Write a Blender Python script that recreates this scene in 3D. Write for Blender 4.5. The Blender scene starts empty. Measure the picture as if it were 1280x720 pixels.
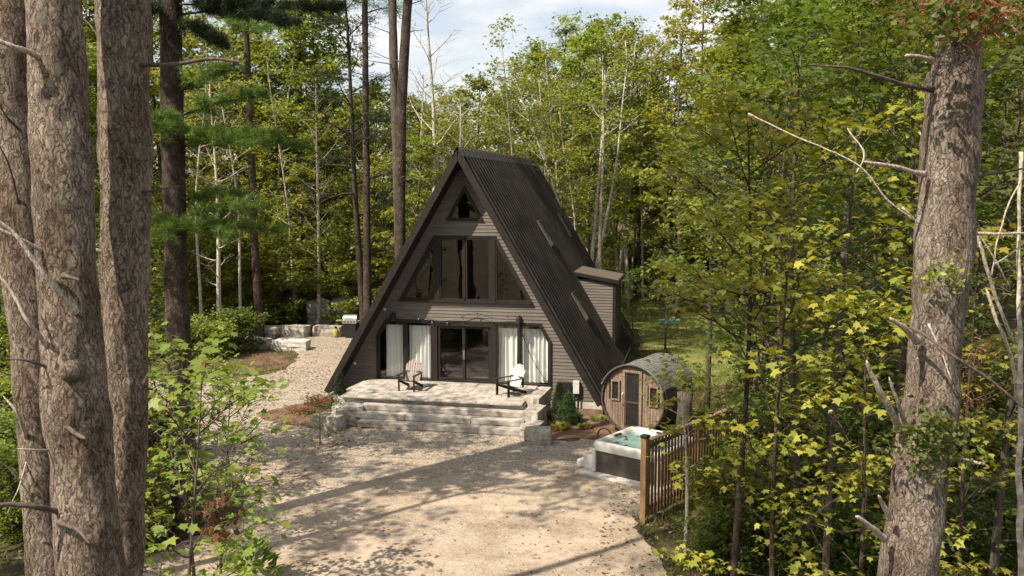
import bpy, bmesh, math, random
import numpy as np
from mathutils import Vector, Matrix
R = math.radians
sc = bpy.context.scene
COL = sc.collection
# ------------------------------------------------------------------ camera
FPX, HOR, CH = 1139.0, 235.0, 7.7
PITCH, YAW = math.atan((360-HOR)/FPX), R(11.8)
FW = np.array([-math.sin(YAW)*math.cos(PITCH), math.cos(YAW)*math.cos(PITCH), -math.sin(PITCH)])
RT = np.array([math.cos(YAW), math.sin(YAW), 0.0])
UP = np.cross(RT, FW)
CAM = np.array([8.41, -31.0, CH])
cd = bpy.data.cameras.new('camera'); cam = bpy.data.objects.new('camera', cd); COL.objects.link(cam)
cam.location = CAM; cam.rotation_euler = (math.pi/2-PITCH, 0, YAW)
cd.sensor_width = 36; cd.lens = 36*FPX/1280; cd.clip_end = 2000; cd.clip_start = 0.1
sc.camera = cam
# ------------------------------------------------------------------ light
SUN_EL = R(52); SH = np.array([0.68, 0.733])           # shadows fall along +x +y
S = Vector((-SH[0]*math.cos(SUN_EL), -SH[1]*math.cos(SUN_EL), math.sin(SUN_EL)))
sd = bpy.data.lights.new('sun', 'SUN'); sd.energy = 5.0; sd.angle = R(0.5); sd.color = (1.0, 0.885, 0.715)
sun = bpy.data.objects.new('sun', sd); COL.objects.link(sun); sun.location = (-20, -30, 30)
sun.rotation_euler = S.to_track_quat('Z', 'Y').to_euler()
w = bpy.data.worlds.new('World'); sc.world = w; w.use_nodes = True
nt = w.node_tree; nt.nodes.clear()
def wn(t): return nt.nodes.new(t)
sky = wn('ShaderNodeTexSky'); sky.sky_type = 'NISHITA'; sky.sun_disc = False
sky.sun_elevation = SUN_EL; sky.sun_rotation = math.atan2(S.x, S.y); sky.dust_density = 2.0; sky.ozone_density = 0.6
hs = wn('ShaderNodeHueSaturation'); hs.inputs['Saturation'].default_value = 0.5; hs.inputs['Value'].default_value = 2.1
tcw = wn('ShaderNodeTexCoord'); mpw = wn('ShaderNodeMapping'); mpw.inputs['Scale'].default_value = (1.6, 1.6, 5.0)
nzw = wn('ShaderNodeTexNoise'); nzw.inputs['Scale'].default_value = 2.6; nzw.inputs['Detail'].default_value = 7; nzw.inputs['Roughness'].default_value = 0.58
rpw = wn('ShaderNodeValToRGB'); rpw.color_ramp.elements[0].position = 0.44; rpw.color_ramp.elements[1].position = 0.66
mxw = wn('ShaderNodeMixRGB'); mxw.inputs['Color2'].default_value = (13.0, 12.7, 12.1, 1)
bgw = wn('ShaderNodeBackground'); bgw.inputs['Strength'].default_value = 0.054; ow = wn('ShaderNodeOutputWorld')
L = nt.links.new
L(sky.outputs[0], hs.inputs['Color']); L(tcw.outputs['Generated'], mpw.inputs['Vector']); L(mpw.outputs[0], nzw.inputs['Vector'])
L(nzw.outputs['Fac'], rpw.inputs['Fac']); L(rpw.outputs[0], mxw.inputs['Fac']); L(hs.outputs[0], mxw.inputs['Color1'])
L(mxw.outputs[0], bgw.inputs['Color']); L(bgw.outputs[0], ow.inputs['Surface'])
vs = sc.view_settings; vs.view_transform = 'Standard'; vs.look = 'None'; vs.gamma = 1; vs.use_curve_mapping = False; vs.exposure = 0.78
cy = sc.cycles
cy.max_bounces = 6; cy.diffuse_bounces = 3; cy.glossy_bounces = 3; cy.transmission_bounces = 4; cy.transparent_max_bounces = 8
cy.use_denoising = True
try: cy.denoiser = 'OPENIMAGEDENOISE'; cy.denoising_prefilter = 'ACCURATE'
except Exception: pass
cy.sample_clamp_indirect = 4.0; cy.caustics_reflective = False; cy.caustics_refractive = False
# ------------------------------------------------------------------ helpers
GZ = -0.2
def ray(px, py): return FW*FPX + RT*(px-640) + UP*(360-py)
def gp(px, py, z=GZ):
    d = ray(px, py); return CAM + d*((z-CH)/d[2])
def at_y(px, py, Y):
    d = ray(px, py); return CAM + d*((Y-CAM[1])/d[1])
def at_d(px, py, D):                                   # point at distance D along the view axis
    return CAM + ray(px, py)*(D/FPX)
def foot(px, D):                                       # ground position below image column px at distance D
    p = at_d(px, HOR, D); return float(p[0]), float(p[1])
def top_h(y, D): return CH-GZ+(HOR-y)*D/FPX
class MB:
    def __init__(s): s.v = []; s.f = []; s.n = 0; s.mi = []
    def add(s, V, Fs, mi=0):
        V = np.asarray(V, float).reshape(-1, 3); s.v.append(V)
        for f in Fs: s.f.append(tuple(int(i)+s.n for i in f)); s.mi.append(mi)
        s.n += len(V); return s
    def box(s, c, d, rz=0, rx=0, ry=0, mi=0, rnd=None):
        hx, hy, hz = d[0]/2, d[1]/2, d[2]/2
        V = np.array([(x, y, z) for z in (-hz, hz) for x, y in ((-hx,-hy),(hx,-hy),(hx,hy),(-hx,hy))])
        M = np.array((Matrix.Rotation(rz,3,'Z') @ Matrix.Rotation(ry,3,'Y') @ Matrix.Rotation(rx,3,'X')))
        if rnd: V = V+rnd
        s.add(V@M.T+np.array(c), [(0,3,2,1),(4,5,6,7),(0,1,5,4),(1,2,6,5),(2,3,7,6),(3,0,4,7)], mi); return s
    def tube(s, P, rad, n=8, cap=True, mi=0):
        P = np.asarray(P, float); m = len(P); rad = np.broadcast_to(np.asarray(rad, float), (m,))
        T = np.gradient(P, axis=0); T /= np.linalg.norm(T, axis=1)[:,None]+1e-9
        ref = np.array([0,0,1.0]) if abs(T[0][2]) < .9 else np.array([1.0,0,0])
        A = np.cross(T, ref); bad = np.linalg.norm(A, axis=1) < .05
        A[bad] = np.cross(T[bad], [0,1.0,0]); A /= np.linalg.norm(A, axis=1)[:,None]; B = np.cross(T, A)
        an = np.linspace(0, 2*np.pi, n, endpoint=False)
        V = P[:,None,:] + rad[:,None,None]*(np.cos(an)[None,:,None]*A[:,None,:]+np.sin(an)[None,:,None]*B[:,None,:])
        F = [(i*n+j, i*n+(j+1)%n, (i+1)*n+(j+1)%n, (i+1)*n+j) for i in range(m-1) for j in range(n)]
        if cap: F += [tuple(range(n-1,-1,-1)), tuple((m-1)*n+j for j in range(n))]
        s.add(V.reshape(-1,3), F, mi); return s
    def prism(s, pts, y0, y1, mi=0):                   # polygon in xz extruded along y
        n = len(pts); V = [(x,y0,z) for x,z in pts]+[(x,y1,z) for x,z in pts]
        s.add(V, [tuple(range(n)), tuple(range(2*n-1,n-1,-1))]+[(i,i+n,(i+1)%n+n,(i+1)%n) for i in range(n)], mi); return s
    def build(s, name, mat, parent=None, smooth=False, loc=None, rot=None):
        me = bpy.data.meshes.new(name); V = np.concatenate(s.v); me.from_pydata(V.tolist(), [], s.f)
        for m in (mat if isinstance(mat, (list, tuple)) else [mat]): me.materials.append(m)
        if any(s.mi): me.polygons.foreach_set('material_index', s.mi)
        if smooth: me.polygons.foreach_set('use_smooth', [True]*len(me.polygons))
        me.update(); o = bpy.data.objects.new(name, me); COL.objects.link(o)
        if parent: o.parent = parent
        if loc is not None: o.location = loc
        if rot is not None: o.rotation_euler = rot
        return o
def bevel(o, wd=0.01, seg=2):
    m = o.modifiers.new('bevel', 'BEVEL'); m.width = wd; m.segments = seg; m.limit_method = 'ANGLE'; return o
def tag(o, label=None, cat=None, group=None, kind=None):
    if label: o['label'] = label
    if cat: o['category'] = cat
    if group: o['group'] = group
    if kind: o['kind'] = kind
    return o
def empty(name, loc=(0,0,0), rz=0, label=None, cat=None, group=None):
    o = bpy.data.objects.new(name, None); COL.objects.link(o); o.location = loc; o.rotation_euler = (0,0,rz); o.empty_display_size = .3
    return tag(o, label, cat, group)
def copy_tree(o, parent=None):
    c = o.copy(); COL.objects.link(c); c.parent = parent
    for ch in list(o.children): copy_tree(ch, c)
    return c
def vnoise(P, sc_=1.0, seed=0, oct_=3):                 # cheap smooth noise from sines, -1..1
    P = np.asarray(P, float)*sc_; r = np.random.RandomState(seed); out = 0; amp = 1; tot = 0
    for o in range(oct_):
        for k in range(4):
            d = r.normal(size=3); d /= np.linalg.norm(d); ph = r.rand()*6.28
            out = out + amp*np.sin(P@(d*(1.6+r.rand())*2**o)+ph+1.3*np.sin(P@(r.normal(size=3)*.7*2**o)))/4
        tot += amp; amp *= .5
    return out/tot*1.6
# ------------------------------------------------------------------ materials
def mat(name, rough=0.8, spec=0.3):
    m = bpy.data.materials.new(name); m.use_nodes = True; n = m.node_tree; b = n.nodes['Principled BSDF']
    b.inputs['Roughness'].default_value = rough
    b.inputs['Specular IOR Level'].default_value = spec
    return m, n, b
def c4(c): return (c[0], c[1], c[2], 1)
def nmat(name, c1, c2, scale=(1,1,1), nscale=5, rough=0.8, bump=0.2, detail=6, spec=0.3, lo=.35, hi=.65, coord='Object', metal=0, c3=None, bdist=.02, fine=None):
    m, n, b = mat(name, rough, spec); b.inputs['Metallic'].default_value = metal
    tc = n.nodes.new('ShaderNodeTexCoord'); mp = n.nodes.new('ShaderNodeMapping'); mp.inputs['Scale'].default_value = scale
    nz = n.nodes.new('ShaderNodeTexNoise'); nz.inputs['Scale'].default_value = nscale; nz.inputs['Detail'].default_value = detail; nz.inputs['Roughness'].default_value = .62
    rp = n.nodes.new('ShaderNodeValToRGB'); e = rp.color_ramp.elements; e[0].position = lo; e[1].position = hi; e[0].color = c4(c1); e[1].color = c4(c2)
    if c3: x = e.new((lo+hi)/2); x.color = c4(c3)
    l = n.links.new
    l(tc.outputs[coord], mp.inputs[0]); l(mp.outputs[0], nz.inputs['Vector']); l(nz.outputs['Fac'], rp.inputs[0])
    src = rp.outputs[0]; hgt = nz.outputs['Fac']
    if fine:                                            # second, finer speckle: (scale, dark colour, amount)
        n2 = n.nodes.new('ShaderNodeTexNoise'); n2.inputs['Scale'].default_value = fine[0]; n2.inputs['Detail'].default_value = 4
        r2 = n.nodes.new('ShaderNodeValToRGB'); r2.color_ramp.elements[0].position = .38; r2.color_ramp.elements[1].position = .62
        r2.color_ramp.elements[0].color = c4(fine[1]); r2.color_ramp.elements[1].color = (1,1,1,1)
        mx = n.nodes.new('ShaderNodeMixRGB'); mx.blend_type = 'MULTIPLY'; mx.inputs['Fac'].default_value = fine[2]
        l(tc.outputs[coord], n2.inputs['Vector']); l(n2.outputs['Fac'], r2.inputs[0]); l(src, mx.inputs[1]); l(r2.outputs[0], mx.inputs[2]); src = mx.outputs[0]
        ad = n.nodes.new('ShaderNodeMath'); ad.operation = 'ADD'; l(nz.outputs['Fac'], ad.inputs[0]); l(n2.outputs['Fac'], ad.inputs[1]); hgt = ad.outputs[0]
    l(src, b.inputs['Base Color'])
    if bump:
        bp = n.nodes.new('ShaderNodeBump'); bp.inputs['Strength'].default_value = bump; bp.inputs['Distance'].default_value = bdist
        l(hgt, bp.inputs['Height']); l(bp.outputs[0], b.inputs['Normal'])
    return m
def leaf_mat(name, cols, trans=0.35, rough=.5):
    m = bpy.data.materials.new(name); m.use_nodes = True; n = m.node_tree; n.nodes.clear(); l = n.links.new
    at = n.nodes.new('ShaderNodeAttribute'); at.attribute_name = 'rnd'
    rp = n.nodes.new('ShaderNodeValToRGB'); rp.color_ramp.interpolation = 'LINEAR'; e = rp.color_ramp.elements
    e[0].color = c4(cols[0]); e[0].position = 0; e[1].color = c4(cols[-1]); e[1].position = 1
    for i, c in enumerate(cols[1:-1]): x = e.new((i+1)/(len(cols)-1)); x.color = c4(c)
    oi = n.nodes.new('ShaderNodeObjectInfo'); hv = n.nodes.new('ShaderNodeHueSaturation')
    m1 = n.nodes.new('ShaderNodeMapRange'); m1.inputs['To Min'].default_value = .482; m1.inputs['To Max'].default_value = .512
    m2 = n.nodes.new('ShaderNodeMapRange'); m2.inputs['To Min'].default_value = .8; m2.inputs['To Max'].default_value = 1.25
    l(oi.outputs['Random'], m1.inputs[0]); l(oi.outputs['Random'], m2.inputs[0]); l(m1.outputs[0], hv.inputs['Hue']); l(m2.outputs[0], hv.inputs['Value'])
    l(at.outputs['Fac'], rp.inputs[0]); l(rp.outputs[0], hv.inputs['Color'])
    p = n.nodes.new('ShaderNodeBsdfPrincipled'); p.inputs['Roughness'].default_value = rough; p.inputs['Specular IOR Level'].default_value = .35
    t = n.nodes.new('ShaderNodeBsdfTranslucent'); tm = n.nodes.new('ShaderNodeMixRGB'); tm.blend_type = 'MULTIPLY'; tm.inputs['Fac'].default_value = 1; tm.inputs[2].default_value = (1.5,1.45,.6,1)
    mx = n.nodes.new('ShaderNodeMixShader'); mx.inputs[0].default_value = trans; o = n.nodes.new('ShaderNodeOutputMaterial')
    l(hv.outputs[0], p.inputs['Base Color']); l(hv.outputs[0], tm.inputs[1]); l(tm.outputs[0], t.inputs['Color'])
    l(p.outputs[0], mx.inputs[1]); l(t.outputs[0], mx.inputs[2]); l(mx.outputs[0], o.inputs[0]); return m
def bark_mat(name, dark, light, sc_=1.0, strength=.9, dist=.03):
    m, n, b = mat(name, .9, .15); l = n.links.new
    tc = n.nodes.new('ShaderNodeTexCoord'); nz = n.nodes.new('ShaderNodeTexNoise'); nz.inputs['Scale'].default_value = 9; nz.inputs['Detail'].default_value = 5
    mx = n.nodes.new('ShaderNodeMixRGB'); mx.inputs[0].default_value = .13
    mp = n.nodes.new('ShaderNodeMapping'); mp.inputs['Scale'].default_value = (30*sc_, 30*sc_, 4.6*sc_)
    vo = n.nodes.new('ShaderNodeTexVoronoi'); vo.feature = 'DISTANCE_TO_EDGE'; vo.inputs['Scale'].default_value = 1
    l(tc.outputs['Object'], nz.inputs['Vector']); l(tc.outputs['Object'], mx.inputs[1]); l(nz.outputs['Color'], mx.inputs[2]); l(mx.outputs[0], mp.inputs[0]); l(mp.outputs[0], vo.inputs['Vector'])
    n2 = n.nodes.new('ShaderNodeTexNoise'); n2.inputs['Scale'].default_value = 3.2; n2.inputs['Detail'].default_value = 9; n2.inputs['Roughness'].default_value = .75
    l(mp.outputs[0], n2.inputs['Vector']); n2.inputs['Scale'].default_value = 1.6
    mu = n.nodes.new('ShaderNodeMath'); mu.operation = 'MULTIPLY_ADD'; mu.inputs[1].default_value = 1.1
    cl = n.nodes.new('ShaderNodeMath'); cl.operation = 'MINIMUM'; cl.inputs[1].default_value = .22
    l(vo.outputs['Distance'], cl.inputs[0]); l(cl.outputs[0], mu.inputs[0]); l(n2.outputs['Fac'], mu.inputs[2])
    rp = n.nodes.new('ShaderNodeValToRGB'); e = rp.color_ramp.elements; e[0].position = .42; e[1].position = .95; e[0].color = c4(dark); e[1].color = c4(light)
    l(mu.outputs[0], rp.inputs[0])
    n4 = n.nodes.new('ShaderNodeTexNoise'); n4.inputs['Scale'].default_value = 2.2; n4.inputs['Detail'].default_value = 6; m4 = n.nodes.new('ShaderNodeMapping'); m4.inputs['Scale'].default_value = (1.6,1.6,.6)
    r4 = n.nodes.new('ShaderNodeValToRGB'); r4.color_ramp.elements[0].position = .36; r4.color_ramp.elements[1].position = .62; r4.color_ramp.elements[0].color = (.42,.36,.31,1); r4.color_ramp.elements[1].color = (1,1,1,1)
    x4 = n.nodes.new('ShaderNodeMixRGB'); x4.blend_type = 'MULTIPLY'; x4.inputs[0].default_value = .8
    l(tc.outputs['Object'], m4.inputs[0]); l(m4.outputs[0], n4.inputs['Vector']); l(n4.outputs['Fac'], r4.inputs[0]); l(rp.outputs[0], x4.inputs[1]); l(r4.outputs[0], x4.inputs[2])
    n5 = n.nodes.new('ShaderNodeTexNoise'); n5.inputs['Scale'].default_value = 7; n5.inputs['Detail'].default_value = 8; r5 = n.nodes.new('ShaderNodeValToRGB'); r5.color_ramp.elements[0].position = .60; r5.color_ramp.elements[1].position = .68
    x5 = n.nodes.new('ShaderNodeMixRGB'); x5.inputs[2].default_value = (.20,.20,.15,1); f5 = n.nodes.new('ShaderNodeMath'); f5.operation = 'MULTIPLY'; f5.inputs[1].default_value = .45
    l(tc.outputs['Object'], n5.inputs['Vector']); l(n5.outputs['Fac'], r5.inputs[0]); l(r5.outputs[0], f5.inputs[0]); l(f5.outputs[0], x5.inputs[0]); l(x4.outputs[0], x5.inputs[1]); l(x5.outputs[0], b.inputs['Base Color'])
    bp = n.nodes.new('ShaderNodeBump'); bp.inputs['Strength'].default_value = strength; bp.inputs['Distance'].default_value = dist
    l(mu.outputs[0], bp.inputs['Height']); l(bp.outputs[0], b.inputs['Normal']); return m
M = {}
M['siding'] = nmat('siding', (.108,.094,.083), (.20,.176,.155), (.35,6,14), 3, .75, .25, fine=(40,(.8,.8,.8),.5))
M['dark_trim'] = nmat('dark_trim', (.014,.0115,.0095), (.024,.0195,.016), (1,1,1), 6, .55, .05)
M['soffit'] = nmat('soffit', (.012,.010,.008), (.02,.016,.013), (1,.2,1), 6, .7, .1)
M['metal_roof'] = nmat('metal_roof', (.017,.014,.0125), (.042,.036,.031), (1.6,.5,.35), 1.6, .5, .03, spec=.3, metal=.1)
M['ridge'] = nmat('ridge_metal', (.07,.068,.068), (.1,.096,.094), (1,1,1), 3, .45, .02, metal=.3)
M['dormer_roof'] = nmat('dormer_roof', (.075,.062,.054), (.13,.108,.094), (1,1,1), 5, .6, .1)
M['concrete'] = nmat('concrete', (.42,.39,.34), (.58,.54,.48), (1,1,1), 4, .85, .2)
M['granite'] = nmat('granite', (.24,.21,.18), (.54,.50,.45), (1,1,1.5), 2.4, .85, .6, fine=(55,(.6,.58,.56),.7), bdist=.02)
M['boulder'] = nmat('boulder', (.26,.235,.205), (.50,.46,.41), (1,1,1), 2.5, .9, .7, fine=(30,(.5,.48,.45),.7), bdist=.04)
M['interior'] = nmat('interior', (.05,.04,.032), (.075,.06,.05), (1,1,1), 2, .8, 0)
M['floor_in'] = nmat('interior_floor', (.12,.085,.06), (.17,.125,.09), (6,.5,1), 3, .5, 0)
M['curtain'] = nmat('curtain_cloth', (.80,.81,.78), (.88,.88,.85), (8,8,1), 6, .9, .1)
M['black_metal'] = nmat('black_metal', (.014,.013,.012), (.024,.022,.02), (1,1,1), 5, .45, .05)
M['black_paint'] = nmat('black_paint', (.018,.016,.015), (.03,.027,.024), (1,1,1), 9, .55, .1)
M['white_wood'] = nmat('white_washed_wood', (.52,.48,.43), (.72,.68,.62), (3,3,.7), 5, .7, .15)
M['pink_wood'] = nmat('weathered_wood', (.20,.16,.14), (.33,.27,.24), (3,3,.7), 5, .7, .15)
M['acrylic'] = nmat('spa_shell', (.50,.485,.455), (.60,.585,.555), (1,1,1), 2, .25, 0, spec=.5)
M['cabinet'] = nmat('spa_cabinet', (.045,.038,.033), (.085,.072,.062), (.5,.5,14), 4, .5, .25)
M['galv'] = nmat('galvanised', (.25,.25,.25), (.42,.42,.41), (1,1,1), 3, .4, .05, metal=.6)
M['skyframe'] = nmat('skylight_frame', (.07,.062,.05), (.12,.108,.088), (1,1,1), 3, .5, .05)
M['skyglass'] = nmat('skylight_glass', (.10,.11,.08), (.2,.21,.16), (1,1,1), 3, .15, 0, spec=.8)  # opaque pane; the grey-green base colour carries the reflected sky
M['steel'] = nmat('steel', (.45,.44,.42), (.6,.58,.56), (1,1,1), 3, .35, .03, metal=.8)
M['grey_plastic'] = nmat('grey_box', (.5,.5,.48), (.6,.6,.57), (1,1,1), 3, .5, 0)
M['yellow'] = nmat('yellow_green_plastic', (.28,.30,.06), (.38,.38,.09), (1,1,1), 3, .5, 0)
M['teal'] = nmat('pale_teal_plastic', (.22,.42,.42), (.30,.50,.50), (1,1,1), 3, .5, 0)
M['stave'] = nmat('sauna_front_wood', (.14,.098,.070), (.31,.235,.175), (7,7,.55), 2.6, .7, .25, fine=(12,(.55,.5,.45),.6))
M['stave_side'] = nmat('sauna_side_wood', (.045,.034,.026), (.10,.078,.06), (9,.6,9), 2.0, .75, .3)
M['shingle'] = nmat('sauna_shingle', (.11,.11,.108), (.20,.198,.192), (3,3,3), 5, .8, .4, fine=(60,(.6,.6,.6),.6))
M['fence_wood'] = nmat('fence_wood', (.12,.068,.036), (.23,.135,.07), (5,5,.8), 3, .75, .3)
M['post_wood'] = nmat('fence_post_wood', (.17,.10,.045), (.28,.17,.08), (8,8,.7), 3, .7, .25)
M['rail_wood'] = nmat('fence_rail_wood', (.16,.10,.055), (.27,.175,.10), (2,2,2), 3, .7, .25)
M['bark'] = bark_mat('pine_bark', (.045,.034,.026), (.60,.485,.385), 1.0, 1.0, .045)
M['bark_dark'] = bark_mat('dark_bark', (.022,.016,.012), (.15,.115,.09), .8)
M['bark_old'] = bark_mat('old_grey_bark', (.055,.043,.034), (.52,.43,.355), 1.15, 1.0, .035)
M['bark_mid'] = nmat('forest_bark', (.03,.024,.019), (.12,.098,.078), (9,9,1.5), 3, .9, .5)
M['bark_pale'] = nmat('birch_bark', (.36,.32,.26), (.66,.60,.51), (3,3,7), 3, .85, .3, fine=(14,(.35,.3,.28),.7))
M['snag'] = nmat('dead_branch_wood', (.20,.155,.12), (.60,.53,.45), (22,22,6), 3, .85, .9)
M['snag_dark'] = nmat('dead_branch_dark', (.05,.038,.03), (.13,.10,.08), (8,8,3), 3, .85, .3)
G = [(.075,.11,.018),(.135,.175,.026),(.20,.24,.04),(.31,.325,.065)]
M['leaf'] = leaf_mat('forest_leaf', G, .42)
M['leaf_yellow'] = leaf_mat('sunny_maple_leaf', [(.12,.14,.018),(.19,.205,.028),(.27,.265,.04),(.36,.33,.055)], .42)
M['leaf_green'] = leaf_mat('sapling_leaf', [(.075,.12,.020),(.12,.18,.03),(.17,.22,.042),(.23,.26,.055)], .42)
M['leaf_dark'] = leaf_mat('dark_leaf', [(.05,.08,.014),(.085,.125,.022),(.13,.165,.032)], .4)
M['needle'] = leaf_mat('pine_needle', [(.07,.135,.025),(.11,.19,.036),(.16,.24,.055)], .38, .45)
M['needle_dark'] = leaf_mat('dark_needle', [(.016,.028,.012),(.028,.045,.018),(.045,.062,.024)], .2)
M['shrub_needle'] = leaf_mat('shrub_needle', [(.02,.045,.014),(.04,.075,.02),(.07,.11,.03)], .2)
M['leaf_red'] = leaf_mat('dry_orange_leaf', [(.13,.05,.022),(.21,.085,.035),(.27,.135,.06)], .35)
M['leaf_brown'] = leaf_mat('dry_brown_leaf', [(.10,.05,.025),(.19,.095,.045),(.27,.15,.075)], .3)
M['litter'] = leaf_mat('leaf_litter', [(.07,.045,.025),(.14,.085,.045),(.22,.14,.08),(.30,.21,.12)], .1)
M['grass'] = leaf_mat('grass_blade', [(.06,.085,.018),(.11,.135,.03),(.19,.19,.05)], .35)
M['pebble'] = leaf_mat('pebble_stone', [(.15,.125,.10),(.27,.235,.20),(.40,.36,.31)], 0.0, .9)
def water_mat():
    m, n, b = mat('spa_water', .04, .6); b.inputs['Base Color'].default_value = (.17,.36,.34,1)
    nz = n.nodes.new('ShaderNodeTexNoise'); nz.inputs['Scale'].default_value = 9; bp = n.nodes.new('ShaderNodeBump'); bp.inputs['Strength'].default_value = .25; bp.inputs['Distance'].default_value = .02
    n.links.new(nz.outputs['Fac'], bp.inputs['Height']); n.links.new(bp.outputs[0], b.inputs['Normal'])
    rp = n.nodes.new('ShaderNodeValToRGB'); rp.color_ramp.elements[0].color = (.12,.235,.225,1); rp.color_ramp.elements[1].color = (.23,.36,.335,1)
    n3 = n.nodes.new('ShaderNodeTexNoise'); n3.inputs['Scale'].default_value = 3
    n.links.new(n3.outputs['Fac'], rp.inputs[0]); n.links.new(rp.outputs[0], b.inputs['Base Color']); return m
M['water'] = water_mat()
def glass_mat():
    m = bpy.data.materials.new('window_glass'); m.use_nodes = True; n = m.node_tree; n.nodes.clear(); l = n.links.new
    lw = n.nodes.new('ShaderNodeLayerWeight'); pw = n.nodes.new('ShaderNodeMath'); pw.operation = 'POWER'; pw.inputs[1].default_value = 4; fr = n.nodes.new('ShaderNodeMath'); fr.operation = 'ADD'; fr.inputs[1].default_value = .12; l(lw.outputs['Facing'], pw.inputs[0]); l(pw.outputs[0], fr.inputs[0])
    tr = n.nodes.new('ShaderNodeBsdfTransparent'); tr.inputs[0].default_value = (.93,.95,.94,1)
    gl = n.nodes.new('ShaderNodeBsdfGlossy'); gl.inputs['Roughness'].default_value = .01; mx = n.nodes.new('ShaderNodeMixShader'); o = n.nodes.new('ShaderNodeOutputMaterial')
    nz = n.nodes.new('ShaderNodeTexNoise'); nz.inputs['Scale'].default_value = 1.4; bp = n.nodes.new('ShaderNodeBump'); bp.inputs['Strength'].default_value = .12; bp.inputs['Distance'].default_value = .05
    l(nz.outputs['Fac'], bp.inputs['Height']); l(bp.outputs[0], gl.inputs['Normal'])
    l(fr.outputs[0], mx.inputs[0]); l(tr.outputs[0], mx.inputs[1]); l(gl.outputs[0], mx.inputs[2]); l(mx.outputs[0], o.inputs[0]); return m
M['glass'] = glass_mat()
# gravel, forest floor, lawn
def gravel_mat():
    m, n, b = mat('gravel', .95, .1); l = n.links.new; N = n.nodes.new
    tc = N('ShaderNodeTexCoord')
    def noise(s, d=5, r=.6):
        x = N('ShaderNodeTexNoise'); x.inputs['Scale'].default_value = s; x.inputs['Detail'].default_value = d; x.inputs['Roughness'].default_value = r
        l(tc.outputs['Object'], x.inputs['Vector']); return x
    def ramp(src, a, ca, b_, cb):
        r = N('ShaderNodeValToRGB'); r.color_ramp.elements[0].position = a; r.color_ramp.elements[1].position = b_
        r.color_ramp.elements[0].color = c4(ca); r.color_ramp.elements[1].color = c4(cb); l(src, r.inputs[0]); return r
    big = noise(.28, 5); fine = noise(11, 8, .85); dirt = noise(.9, 9, .72)
    vo = N('ShaderNodeTexVoronoi'); vo.inputs['Scale'].default_value = 26; l(tc.outputs['Object'], vo.inputs['Vector'])
    sep = N('ShaderNodeSeparateColor'); l(vo.outputs['Color'], sep.inputs[0])
    stones = ramp(sep.outputs[0], 0, (.15,.125,.10), 1, (.52,.46,.39))
    tint = ramp(fine.outputs['Fac'], .35, (.55,.52,.48), .65, (1.15,1.12,1.08))
    mu = N('ShaderNodeMixRGB'); mu.blend_type = 'MULTIPLY'; mu.inputs[0].default_value = .8; l(stones.outputs[0], mu.inputs[1]); l(tint.outputs[0], mu.inputs[2])
    sand = ramp(dirt.outputs['Fac'], .34, (.22,.16,.112), .6, (.47,.385,.30))
    # packed earth in the middle of the yard, loose gravel nearer the house
    sx = N('ShaderNodeSeparateXYZ'); l(tc.outputs['Object'], sx.inputs[0])
    mr = N('ShaderNodeMapRange'); mr.inputs['From Min'].default_value = -4.5; mr.inputs['From Max'].default_value = -9.5; l(sx.outputs['Y'], mr.inputs[0])
    ad = N('ShaderNodeMath'); ad.operation = 'MULTIPLY_ADD'; ad.inputs[1].default_value = 2.6; ad.inputs[2].default_value = -1.25; l(big.outputs['Fac'], ad.inputs[0])
    a2 = N('ShaderNodeMath'); a2.operation = 'ADD'; a2.use_clamp = True; l(ad.outputs[0], a2.inputs[0]); l(mr.outputs[0], a2.inputs[1])
    a3 = N('ShaderNodeMath'); a3.operation = 'MULTIPLY'; a3.inputs[1].default_value = .78; l(a2.outputs[0], a3.inputs[0])
    mix = N('ShaderNodeMixRGB'); l(a3.outputs[0], mix.inputs[0]); l(mu.outputs[0], mix.inputs[1]); l(sand.outputs[0], mix.inputs[2])
    spots = ramp(noise(2.4, 8, .8).outputs['Fac'], .33, (.45,.34,.25), .42, (1,1,1))
    m3 = N('ShaderNodeMixRGB'); m3.blend_type = 'MULTIPLY'; m3.inputs[0].default_value = .75; l(mix.outputs[0], m3.inputs[1]); l(spots.outputs[0], m3.inputs[2])
    l(m3.outputs[0], b.inputs['Base Color'])
    bp = N('ShaderNodeBump'); bp.inputs['Strength'].default_value = .8; bp.inputs['Distance'].default_value = .03
    hh = N('ShaderNodeMath'); hh.operation = 'ADD'; l(sep.outputs[1], hh.inputs[0]); l(fine.outputs['Fac'], hh.inputs[1]); l(hh.outputs[0], bp.inputs['Height']); l(bp.outputs[0], b.inputs['Normal']); return m
M['gravel'] = gravel_mat()
M['forest_floor'] = nmat('forest_floor', (.050,.040,.020), (.17,.105,.06), (1,1,1), .9, .95, .7, c3=(.075,.075,.025), fine=(14,(.4,.35,.3),.8), bdist=.05, detail=10)
M['mulch'] = nmat('garden_mulch', (.10,.058,.034), (.24,.155,.098), (1,1,1), 2.2, .95, .8, fine=(22,(.35,.3,.28),.85), bdist=.05, detail=10)
M['lawn'] = nmat('lawn', (.085,.105,.025), (.25,.22,.085), (1,1,1), .5, .95, .5, c3=(.16,.18,.045), fine=(18,(.55,.55,.45),.6), bdist=.04, detail=8)
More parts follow.
